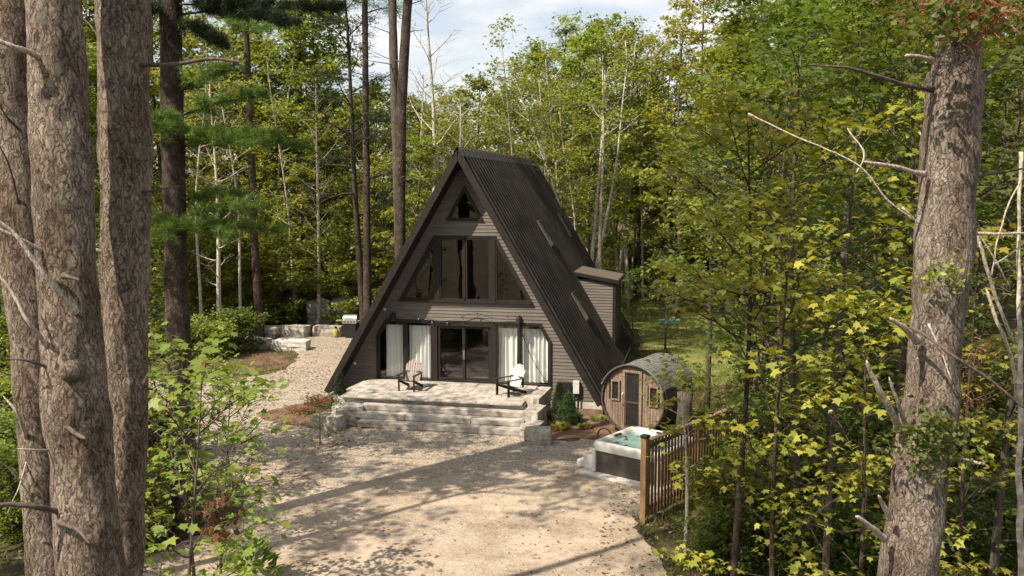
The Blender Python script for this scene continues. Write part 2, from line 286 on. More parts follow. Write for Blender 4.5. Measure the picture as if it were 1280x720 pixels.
# ------------------------------------------------------------------ the setting
rng = np.random.RandomState(7)
def ground_sheet():
    n = 120; xs = np.concatenate([[-900,-300], np.linspace(-90, 90, n), [300,900]]); ys = np.concatenate([[-900,-200], np.linspace(-60, 120, n), [300,1200]])
    X, Y = np.meshgrid(xs, ys); d = np.hypot((X-1)/14, (Y+1)/17)
    k = np.clip((d-1)/1.2, 0, 1); Z = GZ - k*(.16+vnoise(np.stack([X,Y,0*X],-1), .16, 3)*.15)
    Z -= np.where(k > 0, .01, 0.0)*0
    m = len(xs); F = [(i*m+j, i*m+j+1, (i+1)*m+j+1, (i+1)*m+j) for i in range(len(ys)-1) for j in range(m-1)]
    return MB().add(np.stack([X,Y,Z],-1), F).build('ground', M['forest_floor'], smooth=True)
tag(ground_sheet(), 'brown forest floor of leaf litter and earth under the trees', kind='structure')
def jag(pts, step=.18, amp=.16, seed=0):
    out = []; P = [np.array(p[:2], float) for p in pts]; n = len(P)
    for i in range(n):
        a, b, c, d = P[i-1], P[i], P[(i+1)%n], P[(i+2)%n]; k = max(2, int(np.linalg.norm(c-b)/step))
        for t in np.linspace(0, 1, k, endpoint=False):
            out.append(.5*((2*b)+(-a+c)*t+(2*a-5*b+4*c-d)*t*t+(-a+3*b-3*c+d)*t**3))
    out = np.array(out); q = np.c_[out, np.zeros(len(out))]
    out[:,0] += amp*(vnoise(q, 2.1, seed)+.7*vnoise(q, 9, seed+5)); out[:,1] += amp*(vnoise(q, 2.1, seed+1)+.7*vnoise(q, 9, seed+6))
    return out
def sheet(name, pts, z, m, label, seed=0, amp=.16):
    P = jag(pts, seed=seed, amp=amp); bm = bmesh.new(); vs_ = [bm.verts.new((x,y,z)) for x, y in P]
    es = [bm.edges.new((vs_[i], vs_[(i+1)%len(vs_)])) for i in range(len(vs_))]
    bmesh.ops.triangle_fill(bm, edges=es, use_beauty=True, use_dissolve=False, normal=(0,0,1))
    for f in bm.faces:
        if f.normal.z < 0: f.normal_flip()
    me = bpy.data.meshes.new(name); bm.to_mesh(me); bm.free(); me.materials.append(m)
    o = bpy.data.objects.new(name, me); COL.objects.link(o); return tag(o, label, kind='structure')
yard = [(-3.2,-15.5),(-2.6,-11.6),(-3.3,-9.5),(-4.6,-8.2),(-7,-7.2),(-10,-5.2),(-16,-3.5),(-17,1.5),(-12.6,2.6),(-9.6,4.2),(-10.2,8.6),(-12.5,11.5),(-13,13.6),(-9,14.8),(-5.6,13.8),(-5.5,6),(-5.4,.6),(-4.4,-2.2),(-2.5,-3.2),(0,-2.9),(3,-3.0),(4.4,-3.4),(5.0,-2.6),(5.9,-3.4),(6.8,-4.4),(8,-6),(7.6,-8),(7.0,-9.8),(7.6,-12),(8.4,-16),(9,-22),(3,-24),(-3,-21)]
sheet('driveway', yard, GZ+.012, M['gravel'], 'pale gravel and packed earth yard in front of the cabin', 3, .17)
sheet('garden_bed', [(3.0,-3.4),(3.1,.7),(5.3,.8),(6.0,-.6),(6.3,-2.4),(5.6,-3.1),(4.6,-3.0)], GZ+.020, M['mulch'], 'reddish mulch bed between the steps and the sauna', 8, .1)
sheet('mulch_bed', [(-6.6,-2.4),(-6.0,-.5),(-5.2,.5),(-4.0,.2),(-3.5,-1.5),(-3.0,-3.4),(-4.6,-3.4)], GZ+.020, M['mulch'], 'reddish mulch bed beside the left roof edge', 9, .12)
sheet('grass_bank', [(-14,2.8),(-11.2,3.6),(-9.7,5.4),(-10.1,7.6),(-12,9.2),(-15,9.3),(-17,6)], GZ+.020, M['mulch'], 'sunny bank of dry grass and mulch by the gravel path', 10, .2)
sheet('lawn', [(6.2,5),(5.6,14),(4.2,22),(1,30),(6,33),(13,32),(17,26),(16,17),(11,8)], GZ+.012+.3*0, M['lawn'], 'sunlit lawn clearing behind the cabin', 11, .3)
# ------------------------------------------------------------------ the cabin
HW, RZ, EZ, LEN, WY = 5.14, 9.03, .23, 14.8, .92       # half width, ridge, eave height, length, wall plane
def xr(z, off=0.0): return HW*(RZ-z)/(RZ-EZ)-off
sl = math.hypot(HW, RZ-EZ); ux, uz = HW/sl, -(RZ-EZ)/sl   # down-slope on the right side
nx, nz_ = -uz, ux                                          # outward normal (right side)
cabin = empty('a_frame_cabin', (0, 0, 0), 0, 'black A-frame cabin with ribbed metal roof, wide glazed front and small side dormer', 'cabin')
T = .17
for sgn in (1, -1):
    b = MB()
    per = .45; x = 0.0; prof = []
    while x < LEN-1e-6:
        for dx, h in ((0,0),(.33,0),(.34,.085),(.43,.085)):
            if x+dx < LEN: prof.append((x+dx, h))
        x += per
    prof.append((LEN, 0))
    V = []
    for (yy, h) in prof:
        for s_ in (0.0, sl):
            V.append((sgn*(ux*s_+nx*h), yy, RZ+uz*s_+nz_*h))
    F = [(2*i, 2*i+2, 2*i+3, 2*i+1) if sgn < 0 else (2*i, 2*i+1, 2*i+3, 2*i+2) for i in range(len(prof)-1)]
    b.add(V, F)
    pan = b.build('roof_panel', M['metal_roof'], cabin)
    # deck under the sheet with the dark soffit
    s2 = MB(); a0 = np.array([0, RZ]); e0 = np.array([HW, EZ]); inn = -T*np.array([nx, nz_]); k = .006*np.array([nx, nz_])
    P0, P1 = a0-k, e0-k; P2 = e0+inn; P3 = np.array([0, RZ-T/nz_])
    q = [(sgn*p[0], p[1]) for p in (P0, P1, P2, P3)]
    s2.prism(q if sgn < 0 else q[::-1], .03, LEN-.03)
    s2.build('roof_deck', M['soffit'], cabin)
    f = MB(); P2b = e0+inn*1.12; P3b = np.array([0, RZ-T*1.12/nz_]); o1 = .035*np.array([nx, nz_])
    q = [(sgn*p[0], p[1]) for p in (a0+o1+np.array([0,.03]), e0+o1, P2b, P3b)]
    f.prism(q if sgn < 0 else q[::-1], -.03, .028); f.build('fascia_board', M['dark_trim'], cabin)
    f = MB(); f.prism(q if sgn < 0 else q[::-1], LEN-.028, LEN+.03); f.build('fascia_board', M['dark_trim'], cabin)
rc = MB()
capw = .30
for sgn in (1, -1):
    a = np.array([0, RZ+.115]); e = np.array([sgn*ux*capw, RZ+uz*capw+.0]) + .062*np.array([sgn*nx, nz_])
    rc.add([(a[0],-.06,a[1]),(e[0],-.06,e[1]),(e[0],LEN+.06,e[1]),(a[0],LEN+.06,a[1])], [(0,1,2,3)] if sgn > 0 else [(3,2,1,0)])
rc.build('ridge_cap', M['ridge'], cabin)
# openings in the front wall (x, z polygons)
OPEN = {
 'attic': [(-.62,6.58),(.62,6.58),(0,7.66)],
 'upper': [(-2.42,3.62),(2.42,3.62),(1.12,5.9),(-1.12,5.9)],
 'lower': [(-3.36,.58),(3.12,.58),(3.12,2.2),(2.78,2.80),(-3.0,2.80),(-3.36,2.2)],
}
def span(poly, z):
    xs = []
    for i in range(len(poly)):
        (x0,z0),(x1,z1) = poly[i], poly[(i+1)%len(poly)]
        if abs(z1-z0) < 1e-9: continue
        if min(z0,z1)-1e-9 <= z <= max(z0,z1)+1e-9: xs.append(x0+(x1-x0)*(z-z0)/(z1-z0))
    return (min(xs), max(xs)) if len(xs) >= 2 and max(xs)-min(xs) > 1e-4 else ((xs[0], xs[0]) if xs else None)
def boards(z_lo, z_hi, lim, opens, Y, pitch=.125, mi=0, thick=.02):
    zs = list(np.arange(z_lo, z_hi, pitch))+[z_hi]
    cuts = sorted(set([round(z,4) for z in zs]+[round(p[1],4) for o in opens for p in o if z_lo < p[1] < z_hi]))
    b = MB()
    for z0, z1 in zip(cuts[:-1], cuts[1:]):
        if z1-z0 < .004: continue
        row0 = z_lo+math.floor((z0-z_lo+1e-4)/pitch)*pitch
        yo = lambda z: Y-thick*(1-(z-row0)/pitch)
        l0, l1 = lim(z0), lim(z1); segs = [(l0[0], l0[1], l1[0], l1[1])]
        zm = (z0+z1)/2
        for o in opens:
            zz = [p[1] for p in o]
            if min(zz) < zm < max(zz):
                s0, s1 = span(o, max(z0, min(zz))), span(o, min(z1, max(zz)))
                if not s0 or not s1: continue
                new = []
                for (a0_, b0_, a1_, b1_) in segs:
                    if s0[0] > a0_ and s0[1] < b0_: new += [(a0_, s0[0], a1_, s1[0]), (s0[1], b0_, s1[1], b1_)]
                    else: new.append((a0_, b0_, a1_, b1_))
                segs = new
        for a0_, b0_, a1_, b1_ in segs:
            if b0_-a0_ < .01 and b1_-a1_ < .01: continue
            y0, y1 = yo(z0), yo(z1-1e-3)
            b.add([(a0_,y0,z0),(b0_,y0,z0),(b1_,y1,z1),(a1_,y1,z1),(a0_,Y+.06,z0),(b0_,Y+.06,z0)], [(0,1,2,3),(4,5,1,0)])
    return b
lim = lambda z: (-xr(z, T/nx*.98), xr(z, T/nx*.98))
boards(.12, 8.35, lim, list(OPEN.values()), WY).build('front_wall', M['siding'], cabin)
bw = MB(); bw.prism([(-xr(.1,.3),.1),(xr(.1,.3),.1),(0,RZ-.6)], LEN-.85, LEN-.75); bw.build('back_wall', M['siding'], cabin)
fo = MB(); fo.box((0, WY+.16, GZ+.15), (2*HW-.35, .3, .36)); fo.box((HW-.25, LEN/2, GZ+.15), (.3, LEN-1.8, .359)); fo.box((-HW+.25, LEN/2, GZ+.15), (.3, LEN-1.8, .359))
fo.build('foundation', M['concrete'], cabin)
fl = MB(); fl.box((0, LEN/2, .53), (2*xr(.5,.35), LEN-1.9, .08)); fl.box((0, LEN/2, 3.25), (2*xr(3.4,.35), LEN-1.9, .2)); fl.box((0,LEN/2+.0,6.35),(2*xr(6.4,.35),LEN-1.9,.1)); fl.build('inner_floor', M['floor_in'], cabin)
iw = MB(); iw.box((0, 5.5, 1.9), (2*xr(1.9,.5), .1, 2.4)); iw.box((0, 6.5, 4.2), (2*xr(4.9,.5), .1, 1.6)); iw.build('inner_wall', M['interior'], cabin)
def frame_poly(poly, wid, y0, y1, b):                   # mitred frame around a convex polygon
    n = len(poly); P = [Vector((p[0], p[1])) for p in poly]; inn = []
    for i in range(n):
        a, c, d = P[i-1], P[i], P[(i+1)%n]
        e1 = (c-a).normalized(); e2 = (d-c).normalized(); n1 = Vector((-e1.y, e1.x)); n2 = Vector((-e2.y, e2.x))
        m_ = (n1+n2); m_ = m_/(m_.dot(n1)); inn.append(c+m_*wid)
    for i in range(n):
        j = (i+1)%n; q = [P[i], P[j], inn[j], inn[i]]
        b.prism([(v.x, v.y) for v in q], y0, y1)
    return inn
def ccw(poly):
    a = sum(poly[i-1][0]*poly[i][1]-poly[i][0]*poly[i-1][1] for i in range(len(poly)))
    return poly if a > 0 else poly[::-1]
def clip_x(poly, x0, x1):
    def half(P, xx, keep):
        out = []
        for i in range(len(P)):
            a, c = P[i-1], P[i]; ia, ic = keep(a[0]-xx), keep(c[0]-xx)
            if ia != ic: t = (xx-a[0])/(c[0]-a[0]); out.append((xx, a[1]+t*(c[1]-a[1])))
            if ic: out.append(c)
        return out
    return half(half(poly, x0, lambda d: d >= 0), x1, lambda d: d <= 0)
def window(poly, wid=.07, name='window', pane=True):
    b = MB(); poly = ccw(poly); inn = frame_poly(poly, wid, WY-.05, WY+.07, b)
    o = b.build(name, M['dark_trim'], cabin)
    g = MB(); g.add([(p.x, WY+.01, p.y) for p in inn], [tuple(range(len(inn)))]); g.build('pane', M['glass'], o); return o
def grow(poly, d):                                       # outer casing polygon
    P = [Vector(p) for p in ccw(poly)]; out = []; n = len(P)
    for i in range(n):
        a, c, e = P[i-1], P[i], P[(i+1)%n]; e1 = (c-a).normalized(); e2 = (e-c).normalized()
        n1 = Vector((e1.y, -e1.x)); n2 = Vector((e2.y, -e2.x)); m_ = n1+n2; m_ /= m_.dot(n1); out.append(tuple(c+m_*d))
    return out
cas = MB()
for k_ in OPEN:
    g_ = grow(OPEN[k_], .075 if k_ != 'attic' else .06); frame_poly(ccw(g_), .078 if k_ != 'attic' else .063, WY-.068, WY+.03, cas)
cas.build('window_casing', M['dark_trim'], cabin)
window(OPEN['attic'], .05)
for x0, x1 in ((-2.42,-1.13),(-.95,-.03),(.03,.95),(1.13,2.42)): window(clip_x(ccw(OPEN['upper']), x0, x1), .06)
for x0, x1 in ((-3.36,-2.34),(-2.28,-1.26),(1.16,2.0),(2.06,3.12)): window(clip_x(ccw(OPEN['lower']), x0, x1), .055)
mu = MB()
for x_, z0, z1, wd in ((-1.04,3.62,5.9,.18),(1.04,3.62,5.9,.18),(0,3.69,5.84,.058),(-1.16,.58,2.8,.196),(1.06,.58,2.8,.196),(-2.31,.58,2.8,.056),(2.03,.58,2.8,.056)):
    mu.box((x_, WY-.005, (z0+z1)/2), (wd, .13, z1-z0))
mu.box((-.05, WY-.02, 2.74), (2.02, .1, .11)); mu.box((-.05, WY-.02, .62), (2.02, .1, .07))
mu.box((0, WY-.03, 3.585), (5.0, .16, .07)); mu.build('mullion', M['dark_trim'], cabin)
for x0, x1, dy in ((-1.055,-.02,.0),(-.08,.955,.045)):
    d_ = MB(); frame_poly([(x0,.66),(x1,.66),(x1,2.68),(x0,2.68)], .095, WY-.02+dy, WY+.02+dy, d_); dr = d_.build('sliding_door', M['black_metal'], cabin)
    g = MB(); g.add([(x0+.09,WY+dy,.75),(x1-.09,WY+dy,.75),(x1-.09,WY+dy,2.59),(x0+.09,WY+dy,2.59)], [(0,1,2,3)]); g.build('pane', M['glass'], dr)
    h = MB(); h.tube([(x0+.05 if dy else x1-.05, WY-.06, 1.45),(x0+.05 if dy else x1-.05, WY-.06, 1.8)], .014); h.build('handle', M['steel'], dr)
def curtain(x0, x1, z0, z1, seed):
    r = np.random.RandomState(seed); n = int((x1-x0)/.018); xs = np.linspace(x0, x1, n); zs = np.linspace(z0, z1, 14)
    X, Z = np.meshgrid(xs, zs); ph = np.cumsum(r.rand(n)*.9+.25); k = (z1-Z)/(z1-z0)
    Y = WY+.22+(.035+.02*k)*np.sin(ph)[None,:]*(1+.0*Z)+.012*np.sin(ph*2.3+k*2)
    X = X+.015*np.sin(k*3+ph*.3)
    F = [(i*n+j, i*n+j+1, (i+1)*n+j+1, (i+1)*n+j) for i in range(13) for j in range(n-1)]
    return MB().add(np.stack([X,Y,Z],-1), F).build('curtain', M['curtain'], cabin, smooth=True)
for i, (a_, b_) in enumerate(((-3.15,-2.36),(-2.24,-1.28),(1.18,1.98),(2.08,3.09))): curtain(a_, b_, .66, 2.62, i)
for x_, z_ in ((-2.72, 2.98), (2.03, 3.0)):
    b = MB(); b.box((x_, WY-.06, z_+.02), (.12,.1,.16)); b.tube([(x_,WY-.2,z_+.12),(x_,WY-.2,z_+.06),(x_,WY-.2,z_-.12),(x_,WY-.2,z_-.16)], [.03,.09,.11,.10], 12)
    b.tube([(x_,WY-.05,z_+.12),(x_,WY-.13,z_+.17),(x_,WY-.2,z_+.12)], .012, 6); b.build('wall_lantern', M['black_metal'], cabin)
for x_, y_, z_ in ((-xr(3.3,.42),.42,3.3),(-xr(1.25,.42),.4,1.25)):
    b = MB(); b.tube([(x_,y_,z_),(x_+.05,y_,z_-.03)], .05, 12); b.build('soffit_light', M['grey_plastic'], cabin)
# meter boxes
p = at_y(720.5, 484, WY-.1)
b = MB(); mx_, mz_ = p[0], p[2]; b.box((mx_, WY-.10, mz_), (.22,.14,.46)); o = b.build('meter_box', M['grey_plastic'], cabin); bevel(o)
b = MB(); b.box((mx_-.36, WY-.08, mz_), (.3,.1,.34)); o = b.build('electrical_panel', M['dark_trim'], cabin); bevel(o)
b = MB(); b.box((mx_-.16,WY-.08,mz_),(.1,.08,.04)); b.tube([(mx_-.05,WY-.1,mz_-.2),(mx_-.05,WY-.1,GZ)], .028); b.tube([(mx_+.07,WY-.1,mz_-.2),(mx_+.07,WY-.1,GZ)], .028); b.build('conduit', M['black_metal'], cabin)
# skylights: (Y centre, height of the top, height of the bottom, width)
for yc, zt, zb in ((6.55,6.25,5.3),(12.35,6.38,5.36),(5.15,3.42,2.44)):
    a = (RZ-zt)/(-uz); e = (RZ-zb)/(-uz); b = MB(); wd = .62; hh = .13
    def SP(s_, y, h): return (ux*s_+nx*h, y, RZ+uz*s_+nz_*h)
    def sb(bb, s0, s1, y0, y1, h0, h1):
        V = [SP(s,y,h) for h in (h0,h1) for s, y in ((s0,y0),(s0,y1),(s1,y1),(s1,y0))]
        bb.add(V, [(0,1,2,3),(7,6,5,4),(0,4,5,1),(1,5,6,2),(2,6,7,3),(3,7,4,0)])
    sb(b, a, e, yc-wd/2, yc-wd/2+.07, -.02, hh); sb(b, a, e, yc+wd/2-.07, yc+wd/2, -.02, hh); sb(b, a-.06, a-.001, yc-wd/2, yc+wd/2, -.02, hh+.02); sb(b, e+.001, e+.06, yc-wd/2, yc+wd/2, -.02, hh)
    o = b.build('skylight', M['skyframe'], cabin)
    g = MB(); sb(g, a+.002, e-.002, yc-wd/2+.072, yc+wd/2-.072, .03, hh-.02); g.build('skylight_pane', M['skyglass'], o)
# dormer on the right slope
dy0, dy1, dxr, dzt = 8.3, 11.0, 4.78, 3.66
dm = empty('dormer'); dm.parent = cabin
def dlim(z): return (xr(z)-.03, dxr)
zb = RZ-(dxr/HW)*(RZ-EZ)
boards(zb, dzt+.1, lambda z: (min(xr(z)+.01, dxr), dxr), [], dy0, .125).build('dormer_wall', M['siding'], dm)
b = MB(); b.box((dxr-.02, (dy0+dy1)/2, (zb+dzt)/2), (.06, dy1-dy0-.03, dzt-zb)); b.box((dxr-.05, dy0-.02, (zb+dzt)/2+.05), (.13, .05, dzt-zb-.05))
b.add([(xr(zb+.03),dy1,zb+.03),(dxr,dy1,zb+.03),(dxr,dy1,dzt),(xr(dzt),dy1,dzt)], [(3,2,1,0)]); b.build('dormer_side', M['dark_trim'], dm)  # end wall wears the trim colour, painting in its shade; corner board is trim
b = MB(); za, zz = 4.02, 3.66; xa, xz = xr(za)-.15, dxr+.12
b.prism([(xa,za),(xz,zz),(xz,zz+.10),(xa,za+.10)][::-1], dy0-.10, dy1+.15); b.build('dormer_roof', M['dormer_roof'], dm)
b = MB(); b.prism([(xa,za-.06),(xz+.02,zz-.08),(xz+.02,zz+.075),(xa,za+.075)][::-1], dy0-.135, dy0-.103); b.box((xz+.02,(dy0+dy1)/2,zz),(.03,dy1-dy0+.35,.15)); b.build('dormer_fascia', M['dark_trim'], dm)
# ------------------------------------------------------------------ patio and steps
pat = empty('stone_patio', (0,0,0), 0, 'paved stone patio with wide granite steps in front of the glass doors', 'patio')
px0, px1, pf = -3.65, 2.72, -2.0
b = MB(); b.box(((px0+px1)/2, (WY+pf)/2-.05, GZ+.36), (px1-px0, WY-pf-.1, .70)); b.build('patio_base', M['concrete'], pat)
r = np.random.RandomState(4); b = MB(); y = WY-.1; row = 0
while y > pf+.42:
    x = px0+(.0 if row % 2 else .3)-.3
    while x < px1-.05:
        x0, x1 = max(x, px0), min(x+.6, px1)
        if x1-x0 > .05: b.box(((x0+x1)/2, y-.3, .575+r.rand()*.005), (x1-x0-.014, .586, .05))
        x += .6
    y -= .6; row += 1
bevel(b.build('paving', M['granite'], pat), .006, 1)
for k_ in range(4):
    b = MB(); zt = .605-.2*k_; yf = pf-.37*k_; x = px0+(.45 if k_ == 0 else .8+.06*k_); xe = px1+.12*k_-.05
    while x < xe-.02:
        L_ = min(1.5+r.rand()*.9, xe-x); 
        if xe-x-L_ < .5: L_ = xe-x
        b.box((x+L_/2, yf+.21, zt-.095+r.rand()*.008), (L_-.012, .44+r.rand()*.02, .19), rz=(r.rand()-.5)*.006); x += L_
    o = b.build('step', M['granite'], pat); bevel(o, .018, 2)
# ------------------------------------------------------------------ stones
def rock(name, c, dims, rz, seed, label, cat='boulder', mat_=None, group=None, block=.55, rx=0):
    bm = bmesh.new(); bmesh.ops.create_cube(bm, size=1); bmesh.ops.subdivide_edges(bm, edges=bm.edges, cuts=7, use_grid_fill=True)
    V = np.array([v.co for v in bm.verts]); n = V/np.linalg.norm(V, axis=1)[:,None]*.62; V2 = V*block+n*(1-block)
    V2 = V2+n*(.10*vnoise(V, 3.0, seed)[:,None]+.04*vnoise(V, 9.0, seed+1)[:,None])
    for v, q in zip(bm.verts, V2): v.co = Vector(q*np.array(dims))
    me = bpy.data.meshes.new(name); bm.to_mesh(me); bm.free(); me.materials.append(mat_ or M['boulder'])
    o = bpy.data.objects.new(name, me); COL.objects.link(o); o.location = c; o.rotation_euler = (rx,0,rz); return tag(o, label, cat, group)
gs = 'granite stones edging the steps'
rock('edging_stone', (2.98,-.55,.32), (.50,1.9,.72), R(-4), 1, 'long granite block along the right side of the patio beside the dark conifers', 'stone', M['granite'], gs, .9)
rock('edging_stone', (3.12,-2.05,.16), (.52,1.1,.66), R(-6), 2, 'middle granite block stepping down beside the right end of the steps', 'stone', M['granite'], gs, .9)
rock('edging_stone', (3.22,-3.0,-.02), (.60,.72,.50), R(-6), 3, 'low pale granite block at the foot of the right end of the steps', 'stone', M['granite'], gs, .88)
rock('boulder', (3.55,-3.75,.03), (.82,.52,.52), R(5), 4, 'pale rounded boulder standing alone on the gravel by the foot of the steps', 'boulder', None, gs, .75)
rock('edging_stone', (-3.75,-.55,.22), (.50,1.9,.62), R(-16), 5, 'long grey slab sloping along the left side of the patio', 'stone', None, gs, .82, rx=R(6))
rock('boulder', (-3.25,-2.45,.04), (.95,.85,.72), R(30), 6, 'angular boulder at the left end of the second step', 'boulder', None, gs, .7)
rock('boulder', (-3.55,-3.35,-.02), (1.0,.60,.55), R(-12), 7, 'wide flat topped boulder on the gravel left of the bottom step', 'boulder', None, gs, .72)
fs = 'stone blocks round the fire pit'
rock('stone_block', (-14.9,13.3,.08), (2.6,.75,.62), R(6), 11, 'long dark mossy stone bench, leftmost block of the fire pit row', 'stone', None, fs, .85)
rock('stone_block', (-12.9,13.9,.08), (1.7,.65,.62), R(2), 12, 'middle grey stone block of the fire pit row', 'stone', M['granite'], fs, .85)
rock('stone_block', (-11.1,14.3,.08), (1.6,.6,.60), R(-3), 13, 'stone block of the fire pit row next to the grill', 'stone', M['granite'], fs, .85)
rock('stone_block', (-11.3,10.2,.0), (1.75,.8,.52), R(4), 14, 'bright white stone block lying on the gravel in front of the fire pit row', 'stone', M['concrete'], fs, .88)
rock('stone_block', (-13.3,10.4,.0), (1.6,.7,.5), R(-8), 15, 'pale stone block half hidden by the sapling leaves', 'stone', M['concrete'], fs, .85)
rock('rock_outcrop', (-12.9,17.4,.5), (1.4,1.1,1.6), R(10), 16, 'tall pale speckled rock standing behind the fire pit blocks', 'rock', M['granite'], None, .6)
rock('rock_outcrop', (-11.6,17.6,.55), (1.2,1.0,1.8), R(40), 17, 'smaller speckled grey rock leaning beside the tall pale rock', 'rock', None, None, .6)
# ------------------------------------------------------------------ adirondack chairs
def chair(loc, rz, back, lab):
    t = empty('adirondack_chair', loc, rz, lab, 'chair', 'adirondack chairs on the patio'); K = M['black_paint']
    b = MB()
    for i in range(6): b.box((0, -.22+i*.085, .375-i*.024), (.50,.075,.02), rx=R(-15))
    b.build('seat', K, t)
    b = MB(); hs_ = [.62,.72,.78,.81,.78,.72,.62]; n = 7; lean = R(24)
    for i in range(n):
        u = (i-3)*.079; h = hs_[i]; wdt = .072
        pts = [(-wdt/2,0),(wdt/2,0),(wdt/2,h-.03),(wdt/4,h),(-wdt/4,h),(-wdt/2,h-.03)]
        V = []
        for yy in (-.01,.01):
            for x, z in pts: V.append((u*(1+.28*z)+x, .24+yy*math.cos(lean)+z*math.sin(lean)+.012*abs(i-3), .27+z*math.cos(lean)-yy*math.sin(lean)))
        m_ = len(pts); b.add(V, [tuple(range(m_)), tuple(range(2*m_-1,m_-1,-1))]+[(j,j+m_,(j+1)%m_+m_,(j+1)%m_) for j in range(m_)])
    b.build('backrest', back, t)
    b = MB(); b.box((0,.40,.58),(.6,.03,.06), rx=lean*-1); b.box((0,.53,.83),(.56,.025,.05), rx=-lean); b.build('back_rail', K, t)
    for s_ in (-1,1):
        b = MB(); b.prism([(-.06,0),(.06,0),(.05,.03),(-.05,.03)], -.36,.42)
        V = [(s_*.32-.065,-.36,.555),(s_*.32+.065,-.36,.555),(s_*.30+.045,.44,.545),(s_*.30-.035,.44,.545)]; V += [(x,y,z+.022) for x,y,z in V]
        b = MB().add(V, [(3,2,1,0),(4,5,6,7),(0,1,5,4),(1,2,6,5),(2,3,7,6),(3,0,4,7)]); b.build('armrest', K, t)
        MB().box((s_*.285,-.27,.278),(.03,.10,.555)).build('leg', K, t)
        b = MB(); b.add([(s_*.262+d,y,z) for d in (-.013,.013) for y,z in ((-.30,.33),(-.30,.41),(.62,.08),(.62,0),(.52,0))], [(0,1,2,3,4),(9,8,7,6,5),(0,5,6,1),(1,6,7,2),(2,7,8,3),(3,8,9,4),(4,9,5,0)]); b.build('rear_leg', K, t)
        MB().box((s_*.30,.41,.40),(.025,.07,.30)).build('arm_support', K, t)
    return t
chair((-1.62,-.75,.605), R(-4), M['pink_wood'], 'black adirondack chair with a dull greyish wooden back, in front of the left curtains')
chair((1.98,-.82,.605), R(-34), M['white_wood'], 'black adirondack chair with a bright white back, near the right end of the patio')
# ------------------------------------------------------------------ string lights
def zoomp(u, v, Y=WY-.14): p = at_y(460+u/5.333, 380+v/5.333, Y); return p
pts = [zoomp(*q) for q in ((250,68),(365,88),(468,112),(590,98),(700,56),(810,86),(930,82),(1000,92),(1012,140),(1050,255),(1095,365),(1160,475),(1200,520))]
def cr(P, k=8):
    P = [np.array(p) for p in P]; P = [2*P[0]-P[1]]+P+[2*P[-1]-P[-2]]; out = []
    for i in range(1, len(P)-2):
        a, b_, c, d = P[i-1:i+3]
        for t in np.linspace(0, 1, k, endpoint=False): out.append(.5*((2*b_)+(-a+c)*t+(2*a-5*b_+4*c-d)*t*t+(-a+3*b_-3*c+d)*t**3))
    out.append(P[-2]); return np.array(out)
st = empty('string_lights', tuple(pts[0]), 0, 'black cord of bulb string lights swagged above the doors and hanging down the right window', 'string lights')
c = cr(pts)-pts[0]; MB().tube(c, .011, 5).build('cord', M['black_metal'], st)
for i in range(6, len(c)-3, 7):
    p = c[i]; MB().tube([p, p-(0,0,.06)], .02, 6).build('socket', M['black_metal'], st)
    MB().tube([p-(0,0,.06), p-(0,0,.085), p-(0,0,.12), p-(0,0,.14)], [.014,.03,.028,.008], 8).build('bulb', M['skyglass'], st, smooth=True)
# ------------------------------------------------------------------ barrel sauna
AX = R(-22)
sa = empty('barrel_sauna', (6.32,-2.2,GZ), AX, 'weathered wooden barrel sauna with grey shingled top and narrow glass door', 'sauna')
Rr, CZ, SL = 1.12, 1.14, 2.35
def ring(b, y0, y1, r0, r1, a0, a1, n=40, mi=0):
    an = np.linspace(a0, a1, n+1); V = []
    for a in an:
        cx, sz = math.cos(a), math.sin(a)
        V += [(r0*cx,y0,CZ+r0*sz),(r1*cx,y0,CZ+r1*sz),(r1*cx,y1,CZ+r1*sz),(r0*cx,y1,CZ+r0*sz)]
    F = []
    for i in range(n):
        o = 4*i
        for j in range(4): F.append((o+j, o+(j+1)%4, o+4+(j+1)%4, o+4+j)[::-1])
    if abs((a1-a0)-2*math.pi) > .01: F += [(0,1,2,3)[::-1], (4*n,4*n+1,4*n+2,4*n+3)]
    b.add(V, F, mi)
b = MB(); 
for i in range(44):
    a = 2*math.pi*i/44; ring(b, 0, SL, Rr-.05, Rr, a+.006, a+2*math.pi/44-.006, 1)
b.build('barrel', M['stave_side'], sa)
fr_ = []
b = MB()
DX0, DX1, DZ0, DZ1 = -.30, .26, .16, 2.02
WIN = [(-.79,-.47,1.05,1.72),(.56,.88,1.0,1.66)]
x = -Rr+.05
r = np.random.RandomState(9)
while x < Rr-.06:
    x1 = min(x+.105, Rr-.055); 
    za0 = math.sqrt(max((Rr-.055)**2-x*x,0)); zb0 = math.sqrt(max((Rr-.055)**2-x1*x1,0))
    segs = [(-1, 1)]; y_ = .08+r.rand()*.006; cuts = []
    if x1 > DX0 and x < DX1: cuts.append((DZ0, DZ1))
    for (a_,b_,c_,d_) in WIN:
        if x1 > a_ and x < b_: cuts.append((c_, d_))
    lo0, lo1, hi0, hi1 = CZ-za0, CZ-zb0, CZ+za0, CZ+zb0
    def pl(l0,l1,h0,h1): b.add([(x,y_,l0),(x1-.006,y_,l1),(x1-.006,y_,h1),(x,y_,h0),(x,y_+.04,l0),(x1-.006,y_+.04,l1),(x1-.006,y_+.04,h1),(x,y_+.04,h0)], [(0,1,2,3),(1,5,6,2),(4,0,3,7),(3,2,6,7),(7,6,5,4)])
    if cuts: c0, c1 = cuts[0]; pl(lo0,lo1,c0,c0); pl(c1,c1,hi0,hi1)
    else: pl(lo0,lo1,hi0,hi1)
    x = x1
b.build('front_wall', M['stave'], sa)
b = MB(); ring(b, SL-.12, SL-.08, 0.01, Rr-.055, 0, 2*math.pi); b.build('rear_wall', M['stave'], sa)
